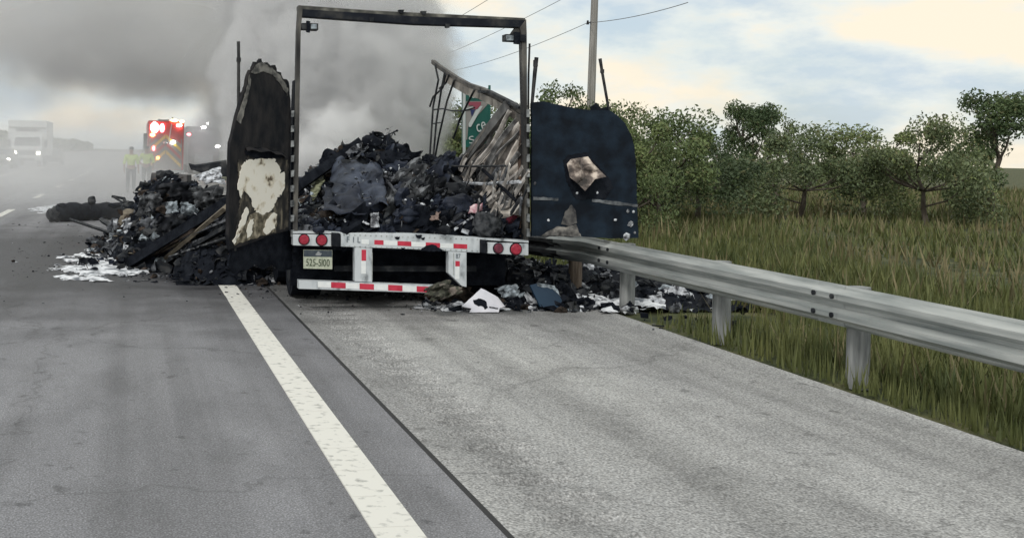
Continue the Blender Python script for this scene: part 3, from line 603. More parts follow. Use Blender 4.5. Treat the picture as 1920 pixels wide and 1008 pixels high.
b = MB(); rag(b, [(690, 402), (704, 400), (706, 428), (690, 428)], .08, PALE, .03, 7, 8); piece('foil_wrapper', 'torn pale foil wrapper standing near the deck edge', 'wrapper', b, True)
b = MB(); rag(b, [(733, 306), (746, 302), (740, 326), (727, 324)], .10, PALE, .04, 6, 6); piece('torn_paper', 'larger torn white paper scrap near the top of the heap', 'paper', b, True)
b = MB(); rag(b, [(750, 312), (757, 308), (754, 324), (746, 326)], .09, SILVER, .03, 5, 5); piece('torn_paper', 'narrow grey torn strip beside the white paper scrap near the heap top', 'paper', b, True)
b = MB(); rag(b, [(802, 400), (818, 398), (816, 414), (800, 414)], .08, mat('scorched_pink', (.10, .07, .06), (.35, .26, .23), .85, scale=14), .04, 6, 6); piece('scorched_cloth', 'brownish pink scorched cloth low in the middle of the heap', 'cloth', b, True)
b = MB(); b.blob(inheap(786, 386, .06), (.035, .03, .025), PALE, .5, 2, 2, seed=2); piece('foam_lump', 'small white lump low in the middle of the heap', 'lump', b)
b = MB(); rag(b, [(715, 364), (726, 360), (726, 384), (716, 384)], .07, BROWN, .05, 6, 6); piece('brown_pouch', 'small brown pouch right of the navy bag', 'pouch', b, True)
b = MB(); b.frame(inheap(868, 437, .02), (Vector((.04, 0, -.01)), Vector((0, .02, 0)), Vector((.005, 0, .02))), PALE, .01); piece('white_scrap', 'white scrap on the deck edge left of the backpack', 'scrap', b)
b = MB()
for k in range(46):                                        # twisted wires standing out of the heap top
    px = rnd.uniform(655, 900); py = 0; x_ = px; rz = lerp_tab([(655, 282), (700, 268), (735, 264), (760, 290), (800, 300), (870, 342), (900, 366)], px)
    p = D(px, rz + rnd.uniform(0, 40), rnd.uniform(12.9, 13.6)); q = p + Vector((rnd.uniform(-.2, .2), rnd.uniform(-.1, .1), rnd.uniform(-.05, .14)))
    b.tube([p, p.lerp(q, .5) + rv(.05), q], .006, rnd.choice([SOOT, ASHM, CHAR]), 5)
tag(b.build('twisted_wires'), kind='stuff')

# heap on the road, left of the trailer
hc0 = Vector((.75, 17.2, 0))
def hroad(x, y):
    u = (x - .62) / 1.0; v = (y - 17.6) / 2.9
    return max(0, 1 - u * u - v * v) ** .7 * 1.05 * (1.0 if x > .1 else .85)
HR_ = heap('burnt_debris', hroad, -.7, 1.75, 14.6, 20.5, 3600, .022, .20, .0, only=[CHAR] * 9 + [SOOT] * 9 + [BROWN] * 3 + [ASHM] * 6 + [NAVY, NAVY, PALE, SILVER, TAN])
def hside(x, y):
    u = (x - 1.2) / .62; v = (y - 14.6) / 1.35
    return max(0, 1 - u * u - v * v) ** .6 * .75
HS_ = heap('burnt_debris', hside, .55, 1.75, 13.2, 15.9, 1500, .02, .15, .0, only=[CHAR] * 7 + [SOOT] * 6 + [ASHM] * 2 + [BROWN, NAVY, PALE])
plank('charred_beam', 'black charred beam leaning from the road to the left door', 'beam', (236, 500), (432, 378), .12, .20, CHAR, 15.2, 13.3)
plank('grey_plank', 'thin grey tan plank leaning beside the black beam left of the door', 'plank', (290, 500), (424, 388), .05, .07, TAN, 15.0, 13.0)
plank('charred_board', 'wide dark board under the thin grey plank', 'board', (262, 492), (372, 430), .05, .16, BROWN, 15.1, 13.8)
plank('metal_rail', 'dark metal rail lying at the front left of the road heap', 'rail', (190, 412), (270, 462), .06, .08, SOOT, 18.0, 16.0)
plank('metal_rail', 'thin dark rod with pale tip reaching left from the road heap', 'rail', (132, 411), (240, 448), .04, .04, SOOT, 20.5, 17.2)
plank('pale_batten', 'pale batten standing in the middle of the road heap', 'batten', (258, 420), (300, 370), .03, .04, ASHM, 15.6, 16.0)
def drape(name, label, cat, pts, d, amp, mt, sd, th=.012):
    b = MB(); P4 = [D(x, y, d) for x, y in pts]; b.sheet(clothfn(P4, amp, sd), 14, 12, mt, (0, th, 0)); return piece(name, label, cat, b, True)
def clothfn(P4, amp, sd): 
    return lambda u, v: (P4[0] * (1 - u) + P4[1] * u) * (1 - v) + (P4[3] * (1 - u) + P4[2] * u) * v + Vector((0, -1, .3)) * amp * (noise.fractal(Vector((u * 3, v * 3, sd)), 1, 2, 4) + .6 * math.sin(3.14 * u) * math.sin(3.14 * v)) + Vector((1, 0, .6)) * amp * .7 * noise.fractal(Vector((u * 4, v * 4, sd + 20)), 1, 2, 4)
for (a_, c_, w_, h_, mt_, da, dc, lab) in (((268, 470), (330, 344), .04, .05, TAN, 15.6, 16.3, 'tan lath standing steeply through the left of the road heap'), ((300, 500), (428, 424), .05, .12, SOOT, 14.9, 13.2, 'broad sooty plank lowest of those leaning on the left door'), ((352, 486), (430, 400), .03, .04, ASHM, 14.4, 13.1, 'ash grey lath steepest of those leaning on the left door'), ((246, 452), (350, 392), .04, .06, CHAR, 15.6, 15.4, 'black plank lying across the middle of the road heap')):
    plank('burnt_plank', lab, 'plank', a_, c_, w_, h_, mt_, da, dc)
GREYR = mat('grey_burnt_rag', (.018, .02, .023), (.12, .125, .135), .9, scale=9, bump=.5, spec=.15, c3=(.05, .053, .058))
DKRAG = mat('dark_burnt_rag', (.006, .007, .010), (.045, .048, .055), .9, scale=8, bump=.5, spec=.15, c3=(.016, .018, .022))
drape('burnt_blanket', 'large dark grey burnt blanket slumped over the top of the road heap', 'blanket', [(292, 346), (350, 340), (366, 376), (300, 384)], 15.9, .16, DKRAG, 2)
drape('burnt_blanket', 'grey burnt cloth hanging on the right shoulder of the road heap', 'blanket', [(358, 348), (418, 352), (420, 386), (366, 392)], 15.6, .14, GREYR, 6)
drape('burnt_blanket', 'grey brown burnt rag on the left shoulder of the road heap', 'blanket', [(262, 366), (300, 362), (306, 410), (256, 418)], 15.7, .14, GREYR, 11)
drape('burnt_blanket', 'dark burnt rag low in the middle of the road heap', 'blanket', [(300, 408), (350, 402), (348, 440), (292, 448)], 15.0, .12, DKRAG, 15)
plank('pale_batten', 'pale thin batten lying flat under the grey tan plank', 'batten', (330, 466), (392, 444), .03, .03, ASHM, 14.4, 13.6)
plank('splintered_plank', 'long grey slat low on the heap beside the left door', 'slat', (318, 482), (424, 446), .03, .05, GREYR, 14.4, 13.2)
plank('splintered_plank', 'upper grey slat leaning from the heap to the left door', 'slat', (330, 452), (428, 412), .03, .05, ASHM, 14.2, 13.1)
plank('splintered_plank', 'short grey slat crossing the black beam near its foot', 'slat', (262, 486), (340, 452), .04, .05, TAN, 15.0, 14.2)
b = MB(); b.blob(D(262, 482, 15.5), (.16, .14, .13), BROWN, .6, 2, 3, seed=12, flat=.01); piece('crushed_carton', 'brown crushed carton at the foot of the black beam', 'carton', b)
b = MB()
b.sheet(clothfn([D(362, 330, 17.6), D(410, 312, 17.6), D(424, 345, 17.2), D(385, 342, 17.3)], .08, 3), 12, 10, PALE, (0, .01, 0)); piece('white_tarp', 'crumpled white sheet on top of the road heap behind the left door', 'sheet', b, True)
b = MB(); b.prism([D(x, y, 18.2) for x, y in ((354, 308), (366, 311), (425, 302), (427, 332), (380, 325), (358, 318))], (0, .05, .02), SOOT); piece('scrap_metal', 'dark bent sheet of metal behind the white sheet on the road heap', 'panel', b)
b = MB(); b.prism([D(x, y, 18.6) for x, y in ((284, 324), (350, 328), (350, 348), (280, 350))], (.1, .3, 0), mat('grey_crate', (.06, .06, .065), (.14, .135, .135), .8, scale=7)); piece('scorched_box', 'grey scorched box at the back of the road heap below the officers', 'box', b)
for pts, lab in ((((310, 380), (332, 376), (336, 398), (312, 402)), 'silver foil bag in the middle of the road heap'), (((340, 378), (368, 384), (362, 404), (338, 402)), 'pale torn bag right of the silver foil bag'), (((228, 412), (244, 408), (246, 426), (230, 430)), 'white crushed carton at the left foot of the road heap')):
    b = MB(); b.sheet(clothfn([D(x, y, 15.0) for x, y in pts], .07, pts[0][0]), 8, 8, PALE if 'silver' not in lab else SILVER, (0, .02, 0)); piece('torn_bag', lab, 'bag', b, True)
# burnt roll on the road
def roll():
    t = thing('burnt_roll', G(160, 417), 'long charred roll lying on the road beyond the debris heap', 'roll'); a, c = G(102, 416), G(236, 410); a.z = c.z = .2
    b = MB(); n_ = 14; pts = [a.lerp(c, i / n_) + Vector((0, 0, .02 * math.sin(i * 2.1))) for i in range(n_ + 1)]
    b.tube(pts, [.13, .2, .22, .23, .21, .2, .21, .2, .2, .19, .2, .2, .19, .18, .15], CHAR, 14); b.build('roll_body', t, True)
    b = MB(); b.blob(G(100, 416) + Vector((0, 0, .16)), (.15, .15, .17), SOOT, .4, 2, 3, seed=1); b.build('frayed_end', t)
    b = MB(); b.blob(D(172, 376, 23.6), (.09, .09, .1), SOOT, .3, 2, 3, seed=5); b.tube([D(172, 376, 23.6), D(172, 392, 23.6)], .04, SOOT, 6); b.build('knob', t)
    for x in (118, 215): b = MB(); b.blob(D(x, 385, 23.6), (.14, .1, .06), CHAR, .5, 2, 2, seed=x); b.build('rag_end', t)
roll()
b = MB(); b.path([D(210, 368, 21.5), D(232, 372, 21.5), D(246, 400, 21)], .05, .05, SOOT); b.path([D(214, 370, 21.4), D(238, 384, 21.3)], .04, .03, SOOT); piece('bent_bracket', 'bent dark bracket sticking up between the roll and the road heap', 'bracket', b)
# litter scattered on the ground
b = MB()
def scatter(reg, n, smin, smax, mats=None):
    for _ in range(n):
        x = rnd.uniform(reg[0], reg[1]); y = rnd.uniform(reg[2], reg[3]); p = G(x, y); s = smin * (smax / smin) ** (rnd.random() ** 2); scrap(b, p + Vector((0, 0, s * .12)), s, mats and rnd.choice(mats), .8)
GM = [CHAR] * 8 + [SOOT] * 3 + [BROWN, ASHM, ASHM, PALE]
scatter((20, 300, 415, 520), 330, .008, .045, GM); scatter((230, 560, 490, 530), 420, .012, .09, GM); scatter((420, 560, 505, 560), 160, .01, .05, GM)
scatter((790, 1000, 545, 584), 420, .02, .14, GM + [BROWN, BROWN, ASHM]); scatter((960, 1195, 480, 585), 520, .03, .2, GM + [PALE, ASHM, SILVER]); scatter((560, 800, 555, 590), 60, .008, .03, GM)
scatter((560, 900, 548, 562), 120, .015, .05, GM); scatter((0, 460, 430, 570), 90, .006, .02, GM); scatter((1190, 1420, 500, 620), 120, .02, .09, GM)
tag(b.build('scattered_debris'), kind='stuff')
def hdark(x, y):
    u = (x - 4.75) / .55; v = (y - 12.6) / 1.6; return max(0, 1 - u * u - v * v) * .35
heap('burnt_debris', hdark, 4.3, 5.35, 11.1, 14.2, 600, .025, .16, 0, only=[CHAR] * 7 + [SOOT] * 4 + [ASHM, PALE])
def hverge(x, y):
    u = (x - 6.3) / 1.0; v = (y - 13.2) / 2.0; return max(0, 1 - u * u - v * v) * .22
heap('burnt_debris', hverge, 5.25, 7.3, 11.2, 15.2, 620, .025, .17, -.03, only=[CHAR] * 5 + [SOOT] * 5 + [ASHM] * 3 + [PALE] * 2 + [SILVER])
# named pieces on the ground behind the trailer
b = MB(); c0 = G(906, 586)
cardN = Vector((-.1, -1, .35)).normalized(); CP = lambda x, y, o=0: ON(x, y, c0 + Vector((0, -.02, 0)) + cardN * o, cardN)
CARD = mat('white_card', (.62, .63, .70), (.80, .80, .86), .6, scale=6)
card = thing('burnt_carton', c0, 'white house shaped carton piece with a black burn hole on the ground', 'carton')
b.prism([CP(*p) for p in jag([(866, 574), (884, 557), (902, 540), (918, 548), (934, 557), (941, 566), (947, 574), (937, 577), (935, 585), (880, 585), (884, 578)], 6, .5)], -cardN * .008, CARD); b.build('panel', card)
b = MB(); b.prism([CP(*p, .004) for p in jag([(887, 562), (897, 559), (905, 561), (912, 565), (915, 576), (909, 580), (905, 574), (897, 574), (889, 569)], 3, 1)], -cardN * .002, CHAR); b.build('burn_hole', card)
b = MB(); b.prism([CP(*p, .004) for p in jag([(917, 574), (934, 577), (934, 579), (918, 577)], 4, .6)], -cardN * .002, CHAR); b.build('burn_hole', card)
b = MB(); b.sheet(clothfn([D(798, 540, 11.0), D(838, 524, 11.2), D(868, 548, 11.0), D(812, 566, 10.9)], .12, 9), 16, 12, mat('brown_cloth', (.03, .028, .025), (.20, .17, .15), .9, scale=13, bump=.4, c3=(.07, .075, .055)), (0, .02, 0)); piece('scorched_clothing', 'brown and green heap of scorched clothing over the guard bar end', 'clothing', b, True)
b = MB(); b.blob(G(846, 566) + Vector((0, .1, .06)), (.30, .16, .12), BROWN, .5, 2, 3, seed=21, flat=.005); piece('soaked_rags', 'flat wet brown rags in front of the scorched clothing', 'rags', b)
bp = thing('blue_panel', G(1028, 577), 'dark blue flat panel leaning on the litter beside the guardrail', 'panel')
pn = Vector((.15, -1, .75)).normalized(); q0 = G(1028, 577, .02)
b = MB(); b.prism([ON(x, y, q0, pn) for x, y in ((994, 534), (1007, 531), (1040, 536), (1056, 568), (1049, 577), (1014, 576))], -pn * .02, mat('blue_board', (.006, .022, .048), (.012, .036, .07), .5, scale=3)); b.build('board', bp)
b = MB(); b.prism([ON(x, y, q0 + pn * .004, pn) for x, y in jag([(1006, 530), (1040, 535), (1052, 556), (1046, 550), (1036, 541), (1008, 536)], 4, 1)], -pn * .003, SILVER); b.build('torn_edge', bp)
b = MB(); b.sheet(clothfn([D(928, 540, 11.3), D(968, 532, 11.4), D(980, 556, 11.2), D(945, 558, 11.1)], .07, 4), 12, 10, SILVER, (0, .01, 0)); piece('crumpled_foil', 'crumpled grey green foil between the white carton and the blue panel', 'foil', b, True)
b = MB(); b.blob(G(1090, 572) + Vector((0, 0, .03)), (.24, .1, .07), FOAM, .4, 2.4, 3, seed=6, flat=.0); piece('foam_mound', 'low white foam mound between the two guardrail posts', 'foam', b, True)
b = MB(); b.blob(G(1075, 578) + Vector((0, 0, .03)), (.06, .05, .05), CHAR, .3, 2, 2, seed=4, flat=0); piece('black_lump', 'black lump on the near edge of the foam mound', 'lump', b)

# ================================================================== GUARDRAIL
GX = G(1178, 578).x - .115
SOOTG = mat('soot_stain', (.01, .012, .016), (.05, .055, .06), .7, scale=5)
gr = thing('guardrail', (GX, 10, 0), 'grey steel guardrail on posts, crushed down beside the trailer', 'guardrail')
def rail_z(y): return .74 - .10 * max(0, min(1, (y - 11.9) / 1.9)) - .10 * max(0, min(1, (y - 13.8) / 2.5)) + (.3 * max(0, min(1, (y - 19) / 6)) if y > 19 else 0) - (.1 * max(0, min(1, (y - 19) / 6)) if y > 19 else 0)
def rail_x(y): return GX + .12 * math.exp(-((y - 14.5) / 1.8) ** 2) + .02 * math.sin(y)
prof = [(0, 0), (-.01, -.03), (-.075, -.065), (-.075, -.105), (-.01, -.14), (-.01, -.17), (-.075, -.205), (-.075, -.245), (-.01, -.28), (0, -.31)]
ys = [-6 + .15 * i for i in range(0, 380)] + [51 + 4 * i for i in range(1, 60)]
b = MB(); vs = []; fs = []; m = len(prof)
for y in ys:
    for (dx, dz) in prof: vs.append(Vector((rail_x(y) + dx - .06, y, rail_z(y) + dz)))
for i in range(len(ys) - 1):
    for k in range(m - 1): fs.append((i * m + k, i * m + k + 1, (i + 1) * m + k + 1, (i + 1) * m + k))
b.add(vs, fs, GALV); b.m(SOOTG)
for i in range(len(ys) - 1):
    for k in range(m - 1):
        if 13.0 + .8 * noise.noise(Vector((k * .7, i * .3, 2))) < ys[i] < 24: b.mi[i * (m - 1) + k] = 1
rl = b.build('rail', gr, 'crease'); q = rl.modifiers.new('solid', 'SOLIDIFY'); q.thickness = .004
b = MB()
for y in [-.2 + 3.81 * i for i in range(5)]:                 # lap joints: an overlapping length of the same section and its bolts
    vs = []
    for yy in (y - .16, y + .16):
        for (dx, dz) in prof: vs.append(Vector((rail_x(yy) + dx - .067, yy, rail_z(yy) + dz)))
    b.add(vs, [(k, k + 1, k + 1 + m, k + m) for k in range(m - 1)], GALV)
    for dy in (-.11, .11):
        for dz in (-.085, -.225): b.disc((rail_x(y) - .143, y + dy, rail_z(y) + dz), (-1, 0, 0), .020, .014, SOOT, 8)
tag(b.build('lap_joints', gr), kind='stuff')
POST = mat('weathered_post', (.13, .14, .145), (.30, .31, .31), .8, scale=5, stretch=(4, 4, .5), bump=.2); RUSTP = mat('rusty_post', (.10, .075, .055), (.25, .2, .16), .8, scale=5, stretch=(4, 4, .5), bump=.2)
y1 = G(1178, 578).y; y2 = G(1078, 545).y
for i in range(-4, 18):
    y = y1 + 1.905 * i if i != 1 else y2
    b = MB(); x = rail_x(y) + .03 if i != 1 else G(1078, 545).x - .085; h_ = rail_z(y) - .02 
    b.tube([(x + .085, y, -.05), (x + .085, y, h_ - .05), (x + .085, y, h_)], [.083, .083, .08], RUSTP if i == 1 else POST, 14); p = b.build('post', gr, False)
    if i == 1: p['label'] = 'brown post nearest the trailer'
    b = MB(); b.box((x - .055, y - .06, h_ - .28), (x + .02, y + .06, h_ - .02), POST); b.build('blockout', gr)

# ================================================================== VERGE, TREES, POLE, SIGN
LEAFS = [mat('leaf_a', (.06, .10, .03), (.13, .18, .055), .6, scale=.9), mat('leaf_b', (.045, .08, .028), (.09, .135, .045), .6, scale=.9), mat('leaf_dry', (.09, .105, .04), (.16, .16, .065), .6, scale=.9), mat('leaf_c', (.055, .085, .035), (.10, .14, .06), .55, scale=1.6)]
for q_ in LEAFS:                                            # each tree its own green
    t_ = q_.node_tree; bs_ = t_.nodes['Principled BSDF']; ln_ = bs_.inputs['Base Color'].links[0]; fs_ = ln_.from_socket
    oi = N(t_, 'ShaderNodeObjectInfo'); h_ = N(t_, 'ShaderNodeHueSaturation'); mrv = N(t_, 'ShaderNodeMapRange'); mrv.inputs[3].default_value = .8; mrv.inputs[4].default_value = 1.4
    mrh = N(t_, 'ShaderNodeMapRange'); mrh.inputs[3].default_value = .515; mrh.inputs[4].default_value = .475
    t_.links.new(oi.outputs['Random'], mrv.inputs[0]); t_.links.new(oi.outputs['Random'], mrh.inputs[0]); t_.links.new(mrv.outputs[0], h_.inputs['Value']); t_.links.new(mrh.outputs[0], h_.inputs['Hue'])
    h_.inputs['Saturation'].default_value = .9; t_.links.new(fs_, h_.inputs['Color']); t_.links.new(h_.outputs[0], bs_.inputs['Base Color'])
BARK = mat('bark', (.05, .04, .03), (.14, .12, .1), .9, scale=6, bump=.5, stretch=(1, 1, .3))
def make_tree(seed, h, rad, nleaf, leaf, sparse=0.0, mi=0):
    rr = random.Random(seed); t = MB(); pts = [Vector((0, 0, -.1))]
    for i in range(1, 6): pts.append(Vector((rr.uniform(-.1, .1) * i, rr.uniform(-.1, .1) * i, h * .16 * i)))
    t.tube(pts, [.035 * h, .028 * h, .022 * h, .017 * h, .012 * h, .006 * h], BARK, 8)
    clumps = []
    for k in range(13):
        a = k * 2.4 + rr.uniform(-.4, .4); z = h * rr.uniform(.28, .86); r_ = rad * rr.uniform(.45, 1) * (1 - .5 * max(0, z / h - .5))
        c = Vector((math.cos(a) * r_, math.sin(a) * r_, z + h * .08)); s_ = pts[min(4, max(1, int(z / (h * .2))))]
        t.tube([s_, s_.lerp(c, .55) + Vector((0, 0, -.05 * h)), c], [.012 * h, .008 * h, .003 * h], BARK, 5); clumps.append((c, rad * rr.uniform(.2, .46)))
    clumps.append((Vector((rr.uniform(-.2, .2), rr.uniform(-.2, .2), h * .9)), rad * .4)); clumps.append((Vector((0, 0, h * .6)), rad * .45))
    if sparse == 0:
        for _ in range(3): a = rr.uniform(0, 6.28); clumps.append((Vector((math.cos(a) * rad * .8, math.sin(a) * rad * .8, h * rr.uniform(.1, .35))), rad * .45))
    L_ = MB(); vs = []; fs = []; mats_ = []
    for i in range(nleaf):
        c, r_ = rr.choice(clumps); d = Vector((rr.gauss(0, 1), rr.gauss(0, 1), rr.gauss(0, .8))); d.normalize(); p = c + d * r_ * rr.random() ** .45
        a = Vector((rr.gauss(0, 1), rr.gauss(0, 1), rr.gauss(0, .6))).normalized(); bb = a.orthogonal().normalized(); bb = Matrix.Rotation(rr.uniform(0, 6.28), 3, a) @ bb; cc = a.cross(bb); s = leaf * rr.uniform(.6, 1.3)
        o = len(vs); vs += [p - bb * s, p + cc * s * .45 + a * s * .15, p + bb * s, p - cc * s * .45 + a * s * .15]; fs.append((o, o + 1, o + 2, o + 3))
    L_.add(vs, fs, LEAFS[mi])
    for i in range(len(L_.mi)):
        if rr.random() < .2: L_.mi[i] = L_.m(LEAFS[2 if rr.random() < .4 else 1 - mi if mi < 2 else 0])
    return t, L_
PROTO = {}
def tree(kind, loc, rz, sc, label, name='roadside_tree', group='roadside trees beyond the guardrail'):
    r = thing(name, loc, label, 'tree', group); r.rotation_euler.z = rz; r.scale = (sc * rnd.uniform(.85, 1.2), sc * rnd.uniform(.85, 1.15), sc * rnd.uniform(.88, 1.1))
    if kind not in PROTO:
        t, l_ = make_tree(*kind); ot = MB(); 
        a = bpy.data.objects; res = []
        for m_, nm in ((t, 'trunk'), (l_, 'crown')):
            me = bpy.data.meshes.new(nm); me.from_pydata([tuple(p) for p in m_.v], [], m_.f)
            for q in m_.mats: me.materials.append(q)
            me.polygons.foreach_set('material_index', m_.mi); me.update(); res.append(me)
        PROTO[kind] = res
    for me, nm in zip(PROTO[kind], ('trunk', 'crown')):
        o = bpy.data.objects.new(nm, me); COL.objects.link(o); o.parent = r
K1 = (3, 4.2, 1.9, 11000, .075, 0, 0); K2 = (8, 5.4, 1.7, 11000, .08, 0, 1); K3 = (15, 3.0, 1.9, 11000, .065, 0, 3); K4 = (21, 5.2, 1.5, 2600, .09, .5, 1)
def at(px, d): p = D(px, CY, d); return (p.x, p.y, 0)
tree(K1, at(842, 46), .5, .86, 'broad green tree seen between the smoke and the green pylon sign')
tree(K3, at(800, 54), 1.9, .9, 'low bushy tree at the smoke edge left of the pylon sign')
tree(K3, at(966, 44), 2.1, 1.15, 'bushy tree right of the pylon sign behind the buckled wall')
tree(K2, at(898, 60), 3.3, .62, 'darker small tree standing behind the pylon sign')
tree(K4, at(1040, 36), .9, .76, 'thin tree whose tips rise over the left half of the right door')
tree(K3, at(1085, 38), 2.9, 1.02, 'bushy low tree just left of the utility pole')
tree(K4, at(1160, 27), 4.4, .60, 'sparse dark tree with bare twigs rising over the corner of the right door')
tree(K1, at(1178, 25), 3.6, .58, 'light green bush beside the outer edge of the right door')
tree(K1, at(1235, 27), 1.1, .68, 'dense green tree, second to the right of the right door')
tree(K3, at(1310, 30), 5.1, .85, 'low rounded bush, third to the right of the right door')
tree(K2, at(1400, 36), 2.2, .66, 'dark green tree behind the middle of the open verge')
tree(K3, at(1500, 33), .3, .9, 'wide low bush on the right of the open verge')
tree(K1, at(1620, 36), 4.0, .72, 'round green tree toward the right end of the verge')
tree(K3, at(1740, 31), 2.6, .95, 'second last bush at the right end of the verge')
tree(K2, at(1860, 34), 1.5, .75, 'tall dark tree at the far right end of the verge')
tree(K4, at(1455, 42), 3.0, .75, 'thin leafy tree behind the wide low bush')
# grass on the verge
GRASS = mat('grass_blade', (.05, .07, .02), (.14, .15, .05), .7, scale=1.5)
b = MB(); vs = []; fs = []; rg = random.Random(5)
for i in range(42000):
    y = 3 + 34 * rg.random() ** 1.5; x = 5.25 + (.3 + y * .42) * rg.random()
    if noise.noise(Vector((x * .7, y * .7, 3))) < -.25 and rg.random() < .7: continue
    if 10.3 < y < 15.6 and x < 6.9 + .5 * noise.noise(Vector((y * 2, x, 0))): continue
    h = rg.uniform(.06, .26) * (1 + .6 * noise.noise(Vector((x * .4, y * .4, 1)))); a = rg.uniform(0, 6.28); w_ = rg.uniform(.004, .009) * (1 + y * .05); o = len(vs); dx, dy = math.cos(a), math.sin(a); ln = rg.uniform(-.5, .5) * h
    vs += [Vector((x - dx * w_, y - dy * w_, -.03)), Vector((x + dx * w_, y + dy * w_, -.03)), Vector((x + dy * ln, y - dx * ln, h))]; fs.append((o, o + 1, o + 2))
GR2 = mat('dry_weed', (.11, .10, .05), (.20, .17, .09), .8, scale=2)
b.add(vs, fs, GRASS)
for mt_, n_ in ((GRASS, 52000), (GR2, 14000)):
    vs = []; fs = []
    for i in range(n_):
        y = 5 + 60 * rg.random() ** 1.25; x = 5.7 + (2 + y * .95) * rg.random()
        if 10.3 < y < 15.6 and x < 6.9: continue
        k_ = noise.noise(Vector((x * .35, y * .35, 7 if mt_ is GRASS else 12)))
        if k_ < -.1 and rg.random() < .75: continue
        h = rg.uniform(.05, .2) * (1 + .9 * k_) * (1.5 if mt_ is GR2 else 1) * (1 + y * .012); a = rg.uniform(0, 6.28); w_ = rg.uniform(.006, .014) * (1 + y * .07); o = len(vs); dx, dy = math.cos(a), math.sin(a); ln = rg.uniform(-.8, .8) * h
        vs += [Vector((x - dx * w_, y - dy * w_, -.04)), Vector((x + dx * w_, y + dy * w_, -.04)), Vector((x + dy * ln, y - dx * ln, h))]; fs.append((o, o + 1, o + 2))
    b.add(vs, fs, mt_)
tag(b.build('grass'), kind='stuff')
# far treeline left
b = MB(); vs = []; fs = []; rt = random.Random(9)
for i in range(16000):
    t_ = rt.random() ** 1.4; y = 150 + 700 * t_; hh_ = (5.2 + 2.6 * noise.noise(Vector((y * .03, 1, 0))) + 1.2 * noise.noise(Vector((y * .15, 4, 0)))) * (1 if y < 900 else .5)
    z = rt.random() ** .8 * hh_; x = -31 - 1.5 * noise.noise(Vector((y * .1, z * .6, 0))) - rt.uniform(0, 4) * (z / hh_) ; s = rt.uniform(.25, .6) * (1 + t_); a = rv().normalized(); q = a.orthogonal().normalized(); c = a.cross(q); p = Vector((x, y, z)); o = len(vs)
    vs += [p - q * s, p + c * s * .6, p + q * s, p - c * s * .6]; fs.append((o, o + 1, o + 2, o + 3))
b.add(vs, fs, LEAFS[1]); tag(b.build('distant_treeline'), kind='stuff')
# utility pole and wires
POLE = mat('pole_wood', (.19, .185, .17), (.34, .33, .31), .85, scale=3, stretch=(6, 6, .25), bump=.3)
pb = D(1108, 195, 38); pt = D(1115, 0, 38); pdir = (pt - pb) / (pt.z - pb.z)
base = pb - pdir * pb.z
up_ = thing('utility_pole', base, 'tall grey wooden utility pole behind the right door', 'utility pole')
b = MB(); b.tube([base, pb, pt, base + pdir * 12.5], [.17, .145, .125, .10], POLE, 14); b.build('pole_shaft', up_, True)
ins = D(1102, 43, 37.9); b = MB(); b.bar(ins, D(1112, 42, 38), .05, .05, SOOT); b.disc(ins - Vector((0, 0, .06)), (0, 0, 1), .05, .14, SOOT, 10, .03); b.build('insulator', up_)
b = MB(); tp = base + pdir * 11.8; b.bar(tp + r0 * -1.2, tp + r0 * 1.2, .1, .12, POLE); b.build('crossarm', up_)
WIRE = mat('wire', (.16, .16, .16), rough=.6)
def wire(p, q, sag, label, r=.011):
    b = MB(); b.tube([Vector(p).lerp(Vector(q), i / 14) - Vector((0, 0, sag * 4 * (i / 14) * (1 - i / 14))) for i in range(15)], r, WIRE, 5)
    tag(b.build('power_line'), label, 'power line', 'power lines along the verge')
wire(ins, D(820, 138, 62), .25, 'power line from the pole insulator down left behind the trailer'); wire(ins, D(1290, 5, 30), .1, 'power line from the pole insulator up to the right')
wire(D(1180, -70, 36), D(700, 150, 64), .4, 'upper power line crossing the sky above the trailer header')
wire(D(1000, -55, 38), D(640, 135, 64), .4, 'uppermost power line passing behind the header into the smoke')
# pylon sign
SG = D(895, 290, 40); sg = thing('pylon_sign', (SG.x, SG.y, 0), 'tall green pylon sign with a red and white seven, seen through the burnt wall', 'sign')
yS = SG.y
SP = lambda x, y, o=0: PY(x, y, yS - o)
GREEN = mat('sign_green', (.008, .075, .062), (.014, .11, .09), .4, scale=1)
def sp(pts, o, mt, name, dep=.03, par=None):
    b = MB(); b.prism([SP(x, y, o) for x, y in pts], (0, dep, 0), mt); return b.build(name, par or sg)
pnl = sp([(873, 165), (917, 166), (917, 276), (873, 276)], 0, GREEN, 'sign_panel', .5)
SW = mat('sign_white', (.46, .50, .50), rough=.5); SR = mat('sign_red', (.26, .06, .09), rough=.5); SB = mat('sign_blue', (.02, .03, .11), rough=.5); SGY = mat('sign_grey', (.24, .235, .225), rough=.5)
sp([(869, 158), (873, 158), (873, 330), (869, 330)], .02, SW, 'edge_post', .1); sp([(917, 160), (920, 160), (920, 330), (917, 330)], .02, GREEN, 'edge_post', .1)
sp([(874, 190), (914, 190), (914, 196), (878, 236), (876, 262), (874, 262)], .03, SGY, 'seven_field', .02, pnl)
sp([(879, 191), (902, 191), (902, 196), (896, 205), (888, 205), (888, 198), (879, 198)], .06, SR, 'seven_bar', .02, pnl); sp([(882, 206), (891, 205), (885, 219)], .06, SB, 'seven_triangle', .02, pnl)  # red bar of the seven and the printed blue triangle under it
sp([(893, 206), (900, 199), (905, 199), (883, 238), (879, 238), (879, 232)], .06, SW, 'seven_stem', .02, pnl); sp([(873, 204), (887, 200), (886, 204), (876, 208)], .06, SW, 'seven_serif', .02, pnl)
text_mesh('ce', 'letter', pnl, SP(902, 238, .06), Vector((.9, 0, .45)), Vector((-.3, 0, 1)), .38, .28, SW, .02)
